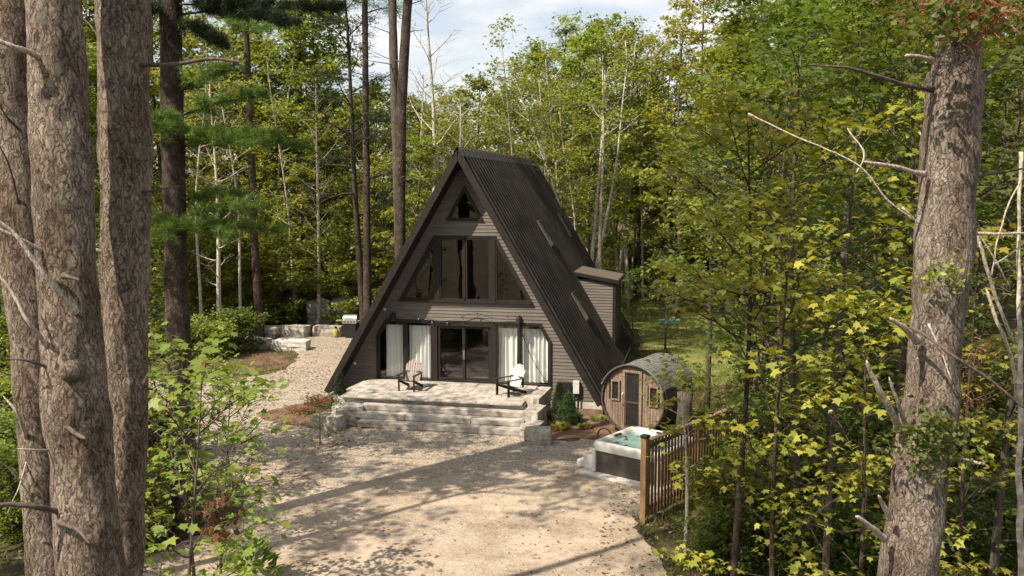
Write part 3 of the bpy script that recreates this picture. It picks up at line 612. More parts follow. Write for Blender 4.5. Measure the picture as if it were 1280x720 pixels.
for (a_,b_,c_,d_) in WIN:
    f = MB(); frame_poly([(a_,c_),(b_,c_),(b_,d_),(a_,d_)], .05, .04, .13, f); o = f.build('window', M['stave'], sa); MB().box(((a_+b_)/2,.10,(c_+d_)/2),(b_-a_-.1,.015,d_-c_-.1)).build('pane', M['black_metal'], o)
f = MB(); frame_poly([(DX0-.06,DZ0-.02),(DX1+.06,DZ0-.02),(DX1+.06,DZ1+.08),(DX0-.06,DZ1+.08)], .08, .03, .13, f); f.build('door_frame', M['stave'], sa)
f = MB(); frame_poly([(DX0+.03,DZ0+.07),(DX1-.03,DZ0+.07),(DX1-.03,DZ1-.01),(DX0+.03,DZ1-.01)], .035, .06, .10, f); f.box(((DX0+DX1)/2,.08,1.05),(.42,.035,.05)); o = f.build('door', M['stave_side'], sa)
MB().box(((DX0+DX1)/2,.085,1.1),(.44,.012,1.78)).build('pane', M['black_metal'], o); MB().tube([(DX0-.03,.0,.95),(DX0-.03,-.03,1.0),(DX0-.03,-.03,1.3),(DX0-.03,.0,1.35)], .016, 6).build('handle', M['steel'], o)
for y0 in (.16, 1.15, 2.12):
    b = MB(); ring(b, y0, y0+.045, Rr+.002, Rr+.008, 0, 2*math.pi, 60); b.build('metal_band', M['galv'], sa)
b = MB()
for i in range(9):
    y0 = -.06+i*(SL+.12)/9
    for j in range(16):
        a0 = R(22)+(R(136))*j/16; ring(b, y0, y0+(SL+.12)/9-.012, Rr+.012, Rr+.030+.006*((i+j)%2), a0+.004, a0+R(136)/16-.004, 2)
b.build('shingle_roof', M['shingle'], sa)
for y0 in (-.07, 1.10, SL+.03):
    b = MB(); ring(b, y0, y0+.05, Rr+.038, Rr+.050, R(20), R(160), 30); b.build('roof_strip', M['galv'], sa)
b = MB(); b.box((0,.35,.06),(1.5,.12,.12)); b.box((0,SL-.35,.06),(1.5,.12,.12)); b.build('cradle', M['stave_side'], sa)
# ------------------------------------------------------------------ hot tub
TA = R(-27); pad = empty('concrete_pad', (6.98,-5.98,GZ), TA, 'flat concrete pad under the hot tub', 'pad')
o = MB().box((-.1,0,.035),(2.75,2.6,.07)).build('slab', M['concrete'], pad); bevel(o)
tub = empty('hot_tub', (6.98,-5.98,GZ+.07), TA, 'square hot tub with white shell, dark slatted sides and open pale teal water', 'hot tub')
def rrect(h, r_, n=6, cx=0, cy=0, ry=None):
    ry = ry or h; out = []
    for k_, (sx, sy) in enumerate(((1,1),(-1,1),(-1,-1),(1,-1))):
        for t in np.linspace(0, math.pi/2, n): a = k_*math.pi/2+t; out.append((cx+sx*(h-r_)+r_*math.cos(a), cy+sy*(ry-r_)+r_*math.sin(a)))
    return out
def loft(b, loops, close_last=False, flip=False):
    n = len(loops[0]); V = [p for lp in loops for p in lp]; F = [(i*n+j, i*n+(j+1)%n, (i+1)*n+(j+1)%n, (i+1)*n+j) for i in range(len(loops)-1) for j in range(n)]
    if close_last: F.append(tuple((len(loops)-1)*n+j for j in range(n)))
    if flip: F = [f[::-1] for f in F]
    b.add(V, F)
def lp(h, r_, z, dip=0): return [(x,y,z-dip*max(0, 1-(abs(x*y)/(h*h*.55)))) for x, y in rrect(h, r_)]
b = MB(); loft(b, [lp(1.05,.14,.62,-.0),lp(1.075,.16,.72,.0),lp(1.08,.16,.80,.03),lp(1.05,.15,.865,.04),lp(1.0,.14,.885,.04),lp(.93,.20,.87,.03),lp(.88,.24,.80),lp(.86,.26,.70),lp(.80,.26,.45),lp(.72,.22,.2)], True)
b.build('shell', M['acrylic'], tub, smooth=True)
b = MB(); loft(b, [lp(.855,.25,.765)], True); b.build('water', M['water'], tub)
b = MB(); b.box((0,0,.33),(2.02,2.02,.62)); b.build('cabinet', M['cabinet'], tub)
for i in range(4):
    a = i*math.pi/2; cx, cy_ = math.cos(a+math.pi/4)*1.435, math.sin(a+math.pi/4)*1.435
    o = MB().box((cx,cy_,.33),(.13,.13,.66)).build('corner_post', M['acrylic'], tub); bevel(o, .04, 3)
    o = MB().box((math.cos(a)*.9, math.sin(a)*.9, .85),(.09 if i%2==0 else .34, .34 if i%2==0 else .09, .035)).build('headrest', M['black_metal'], tub); bevel(o, .015)
r = np.random.RandomState(2)
for i in range(14):
    a = i/14*6.28+.2; rr = .62 if i%2 else .79; x_, y_ = rr*math.cos(a), rr*math.sin(a)
    MB().tube([(x_,y_,.766),(x_,y_,.775)], .035, 10).build('jet', M['black_metal'], tub)
stp = empty('tub_steps', (6.98,-5.98,GZ+.07), TA, 'small white plastic steps against the left side of the hot tub', 'steps')
o = MB().box((-1.28,-.55,.20),(.34,.75,.40)).build('upper_tread', M['acrylic'], stp); bevel(o, .03, 3)
o = MB().box((-1.55,-.55,.10),(.26,.75,.20)).build('lower_tread', M['acrylic'], stp); bevel(o, .03, 3)
hr = empty('hand_rail', (6.98,-5.98,GZ), TA, 'black arched metal hand rail beside the hot tub steps', 'hand rail')
P = [(-1.55,-.05,0),(-1.55,-.05,.8)]+[(-1.55+.24*(1-math.cos(t)),-.05,.8+.24*math.sin(t)) for t in np.linspace(.2, math.pi, 9)]+[(-1.07,-.05,.66)]
MB().tube(P, .022, 8).build('rail_tube', M['black_metal'], hr, smooth=True)
# ------------------------------------------------------------------ picket fence
FA = math.atan2(3.78, 2.07); fn = empty('picket_fence', (7.2,-9.9,GZ), FA, 'tall brown slatted wood fence standing beside the hot tub', 'fence')
FL = 5.4
o = MB().box((0,0,1.03),(.15,.15,2.06)).build('post', M['post_wood'], fn); bevel(o); o = MB().box((0,0,2.10),(.19,.19,.07)).build('post_cap', M['black_metal'], o); bevel(o, .02)
for xx in (2.7, FL): bevel(MB().box((xx,.09,.98),(.13,.12,1.96)).build('post', M['fence_wood'], fn))
o = MB().box((FL/2+.05,0,1.97),(FL-.1,.15,.045)).build('top_rail', M['rail_wood'], fn); bevel(o)
for zz_ in (.30, 1.80): bevel(MB().box((FL/2+.05,.045,zz_),(FL-.1,.045,.10)).build('rail', M['fence_wood'], fn))
x = .17; r = np.random.RandomState(3)
while x < FL-.05: bevel(MB().box((x,-.012,1.02+r.rand()*.01),(.088,.026,1.83), ry=(r.rand()-.5)*.01).build('picket', M['fence_wood'], fn), .004, 1); x += .150
# ------------------------------------------------------------------ grill and small things
gx, gy = -9.75, 14.1
gr = empty('gas_grill', (gx,gy,GZ), R(8), 'steel gas grill with side shelves and black cart by the stone blocks', 'grill')
bevel(MB().box((0,0,.42),(.62,.5,.72)).build('cart', M['black_metal'], gr)); bevel(MB().box((0,-.02,.88),(.74,.54,.2)).build('control_panel', M['steel'], gr))
V = [(-.36,0)]; b = MB(); an = np.linspace(0, math.pi, 10); V = [(s*.36, -.0+.27*math.cos(a), .985+.25*math.sin(a)) for s in (-1,1) for a in an]
b.add(V, [tuple(range(10)), tuple(range(19,9,-1))]+[(i,i+10,i+11,i+1) for i in range(9)]+[(0,9,19,10)]); l_ = b.build('lid', M['steel'], gr, smooth=False)
MB().tube([(-.25,-.32,1.08),(.25,-.32,1.08)], .018, 6).build('handle', M['black_metal'], l_)
for s_ in (-1,1): bevel(MB().box((s_*.57,0,.93),(.36,.44,.04)).build('side_shelf', M['steel'], gr))
for i in range(4): MB().tube([(-.24+i*.16,-.29,.88),(-.24+i*.16,-.33,.88)], .035, 10).build('knob', M['black_metal'], gr)
for sx in (-.24,.24): MB().tube([(sx-.02,-.2,.05),(sx+.02,-.2,.05)], .06, 12).build('wheel', M['black_metal'], gr)
tk = empty('gas_tank', (-10.55,13.95,GZ), 0, 'small yellow green gas bottle between the grill and the stone blocks', 'gas bottle')
MB().tube([(0,0,.02),(0,0,.1),(0,0,.38),(0,0,.46),(0,0,.48)], [.12,.15,.15,.09,.04], 14).build('bottle', M['yellow'], tk, smooth=True); MB().tube([(0,0,.48),(0,0,.6)], .05, 8).build('valve', M['black_metal'], tk)
tb = empty('plastic_sled', (6.7,22.2,GZ+.02), R(25), 'pale teal plastic sled lying on the far lawn', 'sled')
b = MB(); loft(b, [[(x*1.0,y,.03) for x,y in rrect(.5,.1,4,ry=.28)],[(x,y,.28) for x,y in rrect(.62,.14,4,ry=.36)],[(x,y,.27) for x,y in rrect(.58,.12,4,ry=.33)],[(x,y,.06) for x,y in rrect(.47,.1,4,ry=.26)]], True); b.build('tray', M['teal'], tb)
MB().tube([(.55,-.2,.27),(.85,-.1,.05),(.9,.1,.03),(.55,.2,.27)], .015, 5).build('pull_cord', M['black_metal'], tb)
# ------------------------------------------------------------------ foliage generators
def quat_frames(r, n, tilt, azim=None):
    """random leaf frames: normals about straight up, tilted; returns U (length dir), V (width dir), N"""
    az = r.rand(n)*2*np.pi if azim is None else azim+r.normal(size=n)*.7
    N = np.stack([r.normal(size=n)*tilt, r.normal(size=n)*tilt, np.ones(n)], 1); N /= np.linalg.norm(N, axis=1)[:,None]
    U = np.stack([np.cos(az), np.sin(az), -.25+.25*r.normal(size=n)], 1); U -= (U*N).sum(1)[:,None]*N; U /= np.linalg.norm(U, axis=1)[:,None]
    return U, np.cross(N, U), N
LEAF_T = {  # template (u, v, n) and faces
 'simple': (np.array([(0,0,0),(.5,.32,.07),(1,0,-.06),(.5,-.32,.07)]), [(0,1,2),(0,2,3)]),
 'spray': (np.array([(0,0,0),(.45,.40,.05),(.55,.12,.03),(1.0,.22,-.03),(.75,-.05,0),(.8,-.42,.04),(.4,-.2,.02)]), [(0,1,2),(2,3,4),(4,5,6),(0,2,4,6)]),
 'maple': (np.array([(0,0,0),(.08,.30,.02),(.02,.50,-.03),(.30,.36,.04),(.52,.58,-.05),(.60,.24,.05),(1.0,.0,-.09),(.60,-.24,.05),(.52,-.58,-.05),(.30,-.36,.04),(.02,-.50,-.03),(.08,-.30,.02),(.32,0,.0)]),
            [(12,i,i+1) for i in range(0,11)]+[(12,11,0)]),
 'needle': (np.array([(0,.035,0),(1,0,-.06),(0,-.035,0)]), [(0,1,2)]),
 'blade': (np.array([(0,.05,0),(.55,.035,.0),(1,0,-.12),(.55,-.035,0),(0,-.05,0)]), [(0,1,3,4),(1,2,3)]),
}
def leaf_mesh(name, P, size, U, V, N, kind, m, rnd):
    T_, F_ = LEAF_T[kind]; n = len(P); k = len(T_)
    X = P[:,None,:] + size[:,None,None]*(T_[None,:,0,None]*U[:,None,:]+T_[None,:,1,None]*V[:,None,:]+T_[None,:,2,None]*N[:,None,:])
    me = bpy.data.meshes.new(name); me.vertices.add(n*k); me.vertices.foreach_set('co', X.reshape(-1).astype(np.float32))
    tot = sum(len(f) for f in F_); base = np.concatenate([np.array(f) for f in F_]); lt = np.array([len(f) for f in F_])
    loops = (np.arange(n)[:,None]*k+base[None,:]).reshape(-1); me.loops.add(n*tot); me.loops.foreach_set('vertex_index', loops.astype(np.int32))
    lens = np.tile(lt, n); st_ = np.concatenate([[0], np.cumsum(lens)[:-1]]); me.polygons.add(n*len(F_))
    me.polygons.foreach_set('loop_start', st_.astype(np.int32)); me.polygons.foreach_set('loop_total', lens.astype(np.int32))
    me.update(calc_edges=True); a = me.attributes.new('rnd', 'FLOAT', 'FACE'); a.data.foreach_set('value', np.repeat(rnd, len(F_)).astype(np.float32))
    me.materials.append(m); return me
def ob(name, me, parent=None, loc=None):
    o = bpy.data.objects.new(name, me); COL.objects.link(o); o.parent = parent
    if loc is not None: o.location = loc
    return o
def limb(r, p, az, el, L_, n=5, up=.25, wob=.12):
    P = [np.array(p, float)]; d = np.array([math.cos(az)*math.cos(el), math.sin(az)*math.cos(el), math.sin(el)])
    for i in range(n-1):
        d = d+np.array([0,0,up/n])+r.normal(size=3)*wob; d /= np.linalg.norm(d); P.append(P[-1]+d*L_/(n-1))
    return np.array(P)
def interp(P, t):
    i = min(int(t*(len(P)-1)), len(P)-2); f = t*(len(P)-1)-i; return P[i]*(1-f)+P[i+1]*f
def make_tree(seed, H, cb, Rc, nl, per, lsize, kind='simple', lm=None, bm_='bark_mid', tr=.14, tilt=.55, flat=.45, crad=.42, wob=.25, prof='oval', stems=1, sides=7, up=.5, twigs=4):
    r = np.random.RandomState(seed); W = MB(); C = []; CA = []
    for s_ in range(stems):
        off = np.array([r.normal()*.25, r.normal()*.25, 0]) if stems > 1 else np.zeros(3)
        lean = r.normal(size=2)*(.12 if stems > 1 else .03)*H; zz = np.linspace(0, H*.97, 11)
        tp = np.stack([off[0]+lean[0]*(zz/H)**1.3+wob*np.sin(zz*.5+r.rand()*6)*zz/H*.6, off[1]+lean[1]*(zz/H)**1.3+wob*np.cos(zz*.43+r.rand()*6)*zz/H*.6, zz-.15], 1)
        rad = tr*(1-.86*(zz/H))*np.where(zz < .3, 1.25, 1); W.tube(tp, rad, sides)
        for i in range(nl):
            u = (i+r.rand()*.8)/nl; z = cb+(H-cb)*u*.97; t = min(z/(H*.97), .99)
            if prof == 'oval': pf = math.sin(math.pi*(.14+.80*u))**.7
            elif prof == 'cone': pf = (1-u)**.8*1.0+.08
            else: pf = .55+.45*u if u < .8 else .7
            L_ = Rc*pf*(.65+.5*r.rand()); az = i*2.4+r.rand()*.9; el = R(8+45*u+r.normal()*10)
            Pl = limb(r, interp(tp, t), az, el, L_, up=up); W.tube(Pl, np.linspace(max(.012, tr*.32*(1-.6*u)), .008, len(Pl)), 4, cap=False)
            for k in range(twigs):
                tt = .35+.65*(k+r.rand())/twigs; q = interp(Pl, min(tt, .999)); a2 = az+(1 if k%2 else -1)*R(25+40*r.rand())
                Pt = limb(r, q, a2, R(10+20*r.rand()), L_*.34*(1.2-tt*.5)+.15, 3); W.tube(Pt, [.011,.008,.005], 3, cap=False); C.append(Pt[-1]); CA.append(a2); 
                if r.rand() < .6: C.append(Pt[1]); CA.append(a2)
            C.append(Pl[-1]); CA.append(az)
        C.append(tp[-1]); CA.append(0)
    C = np.array(C); CA = np.array(CA); keep = r.rand(len(C)) > .08; C = C[keep]; CA = CA[keep]
    n = len(C)*per; idx = np.repeat(np.arange(len(C)), per); cr_ = crad*(.6+.8*r.rand(len(C)))
    dP = r.normal(size=(n,3))*.55; dP[:,2] *= flat; P = C[idx]+dP*cr_[idx][:,None]
    U, V, N = quat_frames(r, n, tilt, CA[idx]); rn = np.clip(r.rand(len(C))[idx]*.45+r.rand(n)*.6, 0, 1)
    me = leaf_mesh('crown', P, lsize*(.5+.8*r.rand(n)), U, V, N, kind, lm, rn)
    return W, me
LIB = {}
def lib(key, **k):
    bmn = k.get('bm_', 'bark_mid'); W, me = make_tree(lm=M[k.pop('leafm', 'leaf')], **k)
    t = bpy.data.meshes.new('trunk'); V = np.concatenate(W.v); t.from_pydata(V.tolist(), [], W.f); t.materials.append(M[bmn]); t.polygons.foreach_set('use_smooth', [True]*len(t.polygons)); t.update()
    LIB[key] = (t, me, k['H'])
def place(key, x, y, H, label, group, name='tree', rz=None, z=None, cat='tree', sxy=None):
    t, me, h0 = LIB[key]; s_ = H/h0; rr = np.random.RandomState(int(abs(x*131+y*717)*10)%99991)
    e = empty(name, (x, y, GZ-.1 if z is None else z), rr.rand()*6.28 if rz is None else rz, label, cat, group)
    k = sxy or s_; e.scale = (k, k, s_); ob('trunk', t, e); ob('crown', me, e); return e
# forest trees (mid and far): crowns of many small leaf faces
lib('a', seed=11, H=14, cb=2.0, Rc=3.0, nl=30, per=30, lsize=.22, kind='spray', tr=.13, flat=.5)
lib('b', seed=12, H=14, cb=4.5, Rc=2.6, nl=26, per=30, lsize=.22, kind='spray', tr=.12, flat=.45, crad=.5)
lib('c', seed=13, H=14, cb=1.2, Rc=3.3, nl=34, per=26, lsize=.22, kind='spray', tr=.15, leafm='leaf_dark', flat=.5)
lib('d', seed=14, H=14, cb=6.0, Rc=2.2, nl=18, per=22, lsize=.2, kind='spray', tr=.10, bm_='bark_pale', crad=.45, prof='top')
lib('e', seed=15, H=14, cb=3.2, Rc=2.5, nl=24, per=26, lsize=.2, kind='spray', tr=.12, leafm='leaf_yellow', flat=.4)
lib('pole', seed=26, H=22, cb=16, Rc=2.5, nl=12, per=30, lsize=.3, kind='blade', tr=.24, leafm='needle_dark', flat=.25, crad=.5, prof='cone', up=.1, bm_='bark_dark')
lib('hi', seed=25, H=16, cb=10.5, Rc=3.8, nl=13, per=26, lsize=.2, kind='spray', tr=.15, flat=.5)
lib('p', seed=16, H=18, cb=6.0, Rc=2.6, nl=26, per=34, lsize=.30, kind='blade', tr=.17, leafm='needle_dark', flat=.25, crad=.5, prof='cone', up=.1, bm_='bark_dark')
lib('birch', seed=17, H=14, cb=7.5, Rc=1.7, nl=8, per=14, lsize=.17, kind='spray', tr=.13, bm_='bark_pale', crad=.45, stems=4, wob=.4, up=.9, twigs=3)
lib('thin', seed=18, H=14, cb=5.0, Rc=1.6, nl=16, per=12, lsize=.17, kind='spray', tr=.08, bm_='bark_pale', crad=.4, wob=.5)
lib('bare', seed=19, H=14, cb=3.0, Rc=2.0, nl=26, per=1, lsize=.05, tr=.13, bm_='bark_pale', crad=.1, up=.5)
lib('fir', seed=20, H=8, cb=.5, Rc=1.9, nl=34, per=44, lsize=.2, kind='blade', tr=.08, leafm='needle_dark', flat=.2, crad=.35, prof='cone', up=-.1)
lib('ma', seed=51, H=5, cb=.3, Rc=2.2, nl=22, per=24, lsize=.2, kind='spray', tr=.05, leafm='leaf', flat=.45, crad=.4)
lib('me', seed=52, H=5, cb=.3, Rc=2.2, nl=22, per=22, lsize=.2, kind='spray', tr=.05, leafm='leaf_yellow', flat=.45, crad=.4)
lib('red', seed=21, H=10, cb=3, Rc=2.2, nl=20, per=22, lsize=.2, kind='spray', tr=.1, leafm='leaf_red')
# near maples
lib('m1', seed=31, H=9, cb=1.8, Rc=2.0, nl=22, per=7, lsize=.135, kind='maple', tr=.07, leafm='leaf_yellow', flat=.36, tilt=.5, crad=.42, bm_='bark_mid', sides=8, twigs=4)
lib('m2', seed=32, H=9, cb=1.2, Rc=1.8, nl=20, per=7, lsize=.135, kind='maple', tr=.06, leafm='leaf_yellow', flat=.38, tilt=.5, crad=.42, bm_='bark_dark', sides=8, twigs=4)
lib('m3', seed=33, H=5, cb=.9, Rc=1.25, nl=15, per=5, lsize=.135, kind='maple', tr=.035, leafm='leaf_green', flat=.35, tilt=.4, crad=.34, bm_='bark_mid', sides=8, twigs=4)
lib('m5', seed=35, H=9, cb=4.6, Rc=2.0, nl=20, per=13, lsize=.14, kind='maple', tr=.07, leafm='leaf', flat=.35, tilt=.4, crad=.5, bm_='bark_mid', sides=8, twigs=4)
lib('m6', seed=36, H=9, cb=5.3, Rc=1.7, nl=17, per=9, lsize=.135, kind='maple', tr=.07, leafm='leaf_yellow', flat=.36, tilt=.5, crad=.42, bm_='bark_dark', sides=8, twigs=4)
lib('m7', seed=37, H=5, cb=3.2, Rc=.9, nl=9, per=8, lsize=.13, kind='maple', tr=.06, leafm='leaf_yellow', flat=.35, tilt=.4, crad=.34, bm_='bark_pale', sides=8, twigs=3)
lib('m8', seed=38, H=9, cb=1.0, Rc=2.2, nl=26, per=13, lsize=.14, kind='maple', tr=.08, leafm='leaf_dark', flat=.35, tilt=.4, crad=.5, bm_='bark_mid', sides=8, twigs=4)  # near maple with darker leaves; in the thicket that tone stands in for shade
lib('m4', seed=34, H=9, cb=1.0, Rc=2.2, nl=26, per=13, lsize=.14, kind='maple', tr=.08, leafm='leaf', flat=.35, tilt=.4, crad=.5, bm_='bark_mid', sides=8, twigs=4)
# undergrowth shrubs
lib('bush', seed=41, H=2.0, cb=.15, Rc=1.1, nl=16, per=22, lsize=.13, kind='simple', tr=.02, leafm='leaf_green', crad=.3, stems=3, twigs=3)
lib('bush2', seed=42, H=1.6, cb=.1, Rc=1.2, nl=14, per=26, lsize=.12, kind='simple', tr=.02, leafm='leaf', crad=.3, stems=3, twigs=3)
lib('bush3', seed=43, H=1.8, cb=.1, Rc=1.0, nl=14, per=24, lsize=.13, kind='simple', tr=.02, leafm='leaf_dark', crad=.3, stems=3, twigs=3)
KIND = {'a':'tall leafy green tree','b':'slender tree with a high green crown','c':'dark bushy leafy tree','d':'pale trunked tree with light green top','e':'yellow green maple',
 'p':'dark pine with sparse drooping boughs','birch':'pale multi stemmed birch clump','thin':'thin pale wavy birch with few leaves','bare':'leafless pale dead tree','fir':'small dark fir','red':'reddish leaved tree'}
def land(px):
    T_ = [(-60,'beyond the leftmost big pine trunk'),(60,'behind the leftmost big pine trunks'),(130,'seen between the big pine trunks'),(200,'just beyond the big pine trunks'),(250,'near the dark lone pine'),(290,'beyond the feathery pine boughs'),(330,'above the gravel path'),(365,'above the left end of the fire pit stones'),(400,'behind the speckled rock'),(440,'behind the grill'),(475,'left of the twin tall trunks'),(510,'behind the twin tall trunks'),(545,'just left of the cabin ridge'),(585,'behind the cabin peak'),(625,'behind the middle of the ridge'),(665,'behind the rear end of the ridge'),(700,'above the skylights'),(735,'above the dormer roof'),(775,'right of the dormer'),(815,'at the near edge of the lawn view'),(855,'beyond the lawn clearing'),(900,'above the sauna'),(945,'above the picket fence'),(1000,'behind the near maples'),(1060,'behind the snags of the big pine'),(1120,'beside the big grey trunk'),(1180,'behind the big grey trunk'),(1240,'beyond the dead birch stems'),(9999,'at the far edge of the wood')]
    for t, s_ in T_:
        if px < t: return s_
ROW = {0:'front row',1:'second row',2:'third row',3:'back row'}
USED = {}
def forest(rows):
    for (px, D, ty, key) in rows:
        x, y = foot(px, D); row = 0 if D < 50 else 1 if D < 60 else 2 if D < 72 else 3
        lab = f"{KIND[key]} {land(px)}, {ROW[row]}"
        n = USED.get(lab, 0); USED[lab] = n+1
        if n: lab = f"{KIND[key]}, {['','smaller','paler','thinner','outer','shorter'][min(n,5)]} one {land(px)}, {ROW[row]}"
        H = top_h(ty, D); place(key, x, y, H, ' '.join(lab.split()), 'trees of the wood behind the cabin', 'pine_tree' if key=='p' else 'fir_tree' if key=='fir' else 'birch_tree' if key in ('birch','thin') else 'dead_tree' if key=='bare' else 'maple_tree' if key=='e' else 'leafy_tree')
fr2 = random.Random(5)
rows = []
# skyline trees, left to right
def sky_y(px):
    X = [-80,200,260,330,400,440,520,560,600,640,690,730,790,850,880,1400]; Y = [-60,-60,60,20,70,110,118,100,92,70,45,30,30,45,-40,-60]
    return float(np.interp(px, X, Y))
for D, step, ks in ((47,62,'abcade'),(56,52,'abdeba'),(66,46,'abcaeb')):
    px = -70+fr2.random()*30
    while px < 1380:
        Dd = max(D, 66) if 765 < px < 905 else D
        skip = (D == 47 and 540 < px < 900) or (D == 47 and 90 < px < 540)
        if not skip:
            k_ = fr2.choice(ks); ty = sky_y(px)+fr2.uniform(-12, 26)+(0 if D > 60 else fr2.uniform(20, 110) if D < 50 else fr2.uniform(0, 70))
            if 200 < px < 440 and D < 60: ty += 40
            rows.append((px+fr2.uniform(-8,8), Dd+fr2.uniform(-3,3), ty, k_))
        px += step*fr2.uniform(.8,1.2)
forest(rows)
# particular trees the photo shows behind the cabin
forest([(785,60,40,'birch'),(705,53,60,'thin'),(735,56,60,'thin'),(608,58,95,'thin'),(583,57,110,'thin'),(650,56,25,'thin'),(692,60,30,'p'),(541,53,-60,'bare'),(525,56,80,'bare'),(826,64,90,'bare'),(760,58,40,'d'),(720,60,30,'d'),(850,55,20,'e'),(985,60,80,'red'),
        (365,52,60,'thin'),(296,47,30,'thin'),(690,47,85,'thin'),(745,46,70,'birch'),(722,48,100,'thin'),(806,62,60,'thin'),(575,50,120,'bare'),(245,46,20,'thin'),(268,45,60,'bare'),(395,50,90,'bare'),(470,54,230,'fir'),(430,53,250,'c'),(452,43.5,-90,'p'),(335,60,-60,'p'),(975,48,-180,'p')])
forest([(205,54,230,'e'),(232,56,150,'e'),(262,55,210,'e'),(292,54,240,'a'),(322,55,190,'e'),(352,54,245,'e'),(382,55,205,'a'),(412,54,150,'e'),(408,57,5,'b'),(378,58,-25,'b'),(345,56,-20,'thin'),(300,57,10,'b'),(440,52,215,'a'),(482,51,190,'e'),(515,52,170,'a'),(548,55,140,'e'),(425,58,118,'a'),(375,60,70,'a'),(470,60,108,'b'),(345,58,60,'b'),
        (860,66,190,'e'),(830,65,150,'a'),(770,64,170,'e'),(800,68,110,'e'),(880,64,120,'e'),(745,53,150,'a'),(700,52,175,'e')])
for i, (px, D, ty) in enumerate([(200,48,300),(228,49,325),(250,48.5,290),(278,49,315),(300,50,300),(322,50,330),(340,49.5,295),(372,55,320),(396,54.5,300),(420,54,325),(440,50,290),(462,51,310),(768,66,300),(790,67,320)]):
    x, y = foot(px, D); k_ = 'me' if i % 2 else 'ma'
    place(k_, x, y, top_h(ty, D), f"{['leafy young maple','sunny yellow green young maple'][i%2]} in the undergrowth {land(px)}{', lower one' if ty > 312 else ''}", 'young maples in the undergrowth', 'maple_sapling')
# the far wood, one uncountable mass
def far_wood():
    r = np.random.RandomState(77); C = []
    for i in range(520):
        px = r.uniform(-350, 1650); D = r.uniform(76, 120); x, y = foot(px, D); h = 13+3*r.rand()+(D-76)*.08+ (4 if px < 250 or px > 900 else 0)
        for k in range(20):
            u = r.rand()**.8; rr = 3.0*math.sin(math.pi*(.15+.75*u)); a = r.rand()*6.28; C.append((x+rr*math.cos(a)*r.rand()**.4, y+rr*math.sin(a)*r.rand()**.4, GZ+.5+h*u))
    C = np.array(C); per = 16; idx = np.repeat(np.arange(len(C)), per); n = len(idx); P = C[idx]+r.normal(size=(n,3))*[.8,.8,.45]
    U, V, N = quat_frames(r, n, .8); rn = np.clip(r.rand(len(C))[idx]*.6+r.rand(n)*.4, 0, 1)
    o = ob('far_wood', leaf_mesh('far_wood', P, .42*(.7+.6*r.rand(n)), U, V, N, 'spray', M['leaf'], rn)); tag(o, 'dense green mass of the distant wood filling the gaps behind the nearer trees', None, None, 'stuff')
far_wood()
# ------------------------------------------------------------------ near trees with modelled trunks
def ext_trunk(ctrl, D, ztop, seed, m, parent, sides=44, disp=.02, name='trunk'):
    """ctrl: (px, py, halfwidth px) down the trunk at distance D; extended straight to the ground and upwards"""
    P = [at_d(a, b, D) for a, b, _ in ctrl]; rr = [w_*D/FPX for _, _, w_ in ctrl]
    d0 = (P[-1]-P[0])/np.linalg.norm(P[-1]-P[0]); k = (P[-1][2]-(GZ-.3))/max(-d0[2], .1)
    P = P+[P[-1]+d0*k*.5, P[-1]+d0*k*.85, P[-1]+d0*k]; rr = rr+[rr[-1]*1.08, rr[-1]*1.2, rr[-1]*1.7]
    dt = (P[0]-P[1])/np.linalg.norm(P[0]-P[1]); k = ztop-P[0][2]; P = [P[0]+dt*k/max(dt[2],.3), P[0]+dt*.5*k/max(dt[2],.3)]+P; rr = [rr[0]*.45, rr[0]*.8]+rr
    C = cr(P, 40); Rr_ = np.interp(np.linspace(0, len(P)-1, len(C)), np.arange(len(P)), rr)
    b = MB(); b.tube(C, Rr_, sides, cap=False); V = b.v[0]; ctr = np.repeat(C, sides, 0); nn = V-ctr; nn /= np.linalg.norm(nn, axis=1)[:,None]+1e-9
    q = V*np.array([1,1,.35]); V = V+nn*(disp*vnoise(q, 9, seed, 3)+disp*1.05*vnoise(V, 1.7, seed+3, 2))[:,None]
    base = np.array([C[-1][0], C[-1][1], GZ]); b.v[0] = V-base if parent is None else V-np.array(parent.location)
    o = b.build(name, m, parent, smooth=True); return o, C
def dbranch(parent, pts, r0, r1, m, name='dead_branch', seed=0):
    P = [at_d(*p) for p in pts]; C = cr(P, 9); C = C+np.stack([vnoise(C, 5, seed)*.014, vnoise(C, 5, seed+1)*.014, vnoise(C, 5, seed+2)*.014], 1)
    rd = np.linspace(r0, r1, len(C))*.78*(1+.16*vnoise(C, 22, seed+4)); rd[-2] *= .8; rd[-1] *= .25; rd[0] *= 1.5; rd[1] *= 1.2
    b = MB(); b.tube(C-np.array(parent.location), rd, 9); return b.build(name, m, parent, smooth=True)
def tuft_mesh(P, per, size, m, kind='needle', seed=0, flat=1.0, tilt=1.0, spread=.04):
    r = np.random.RandomState(seed); P = np.asarray(P); idx = np.repeat(np.arange(len(P)), per); n = len(idx)
    U = r.normal(size=(n,3)); U[:,2] = U[:,2]*flat+.35; U /= np.linalg.norm(U, axis=1)[:,None]; Vv = np.cross(U, r.normal(size=(n,3))); Vv /= np.linalg.norm(Vv, axis=1)[:,None]; N = np.cross(U, Vv)
    return leaf_mesh('needles', P[idx]+r.normal(size=(n,3))*spread, size*(.7+.6*r.rand(n)), U, Vv, N, kind, m, np.clip(r.rand(len(P))[idx]*.5+r.rand(n)*.5, 0, 1))
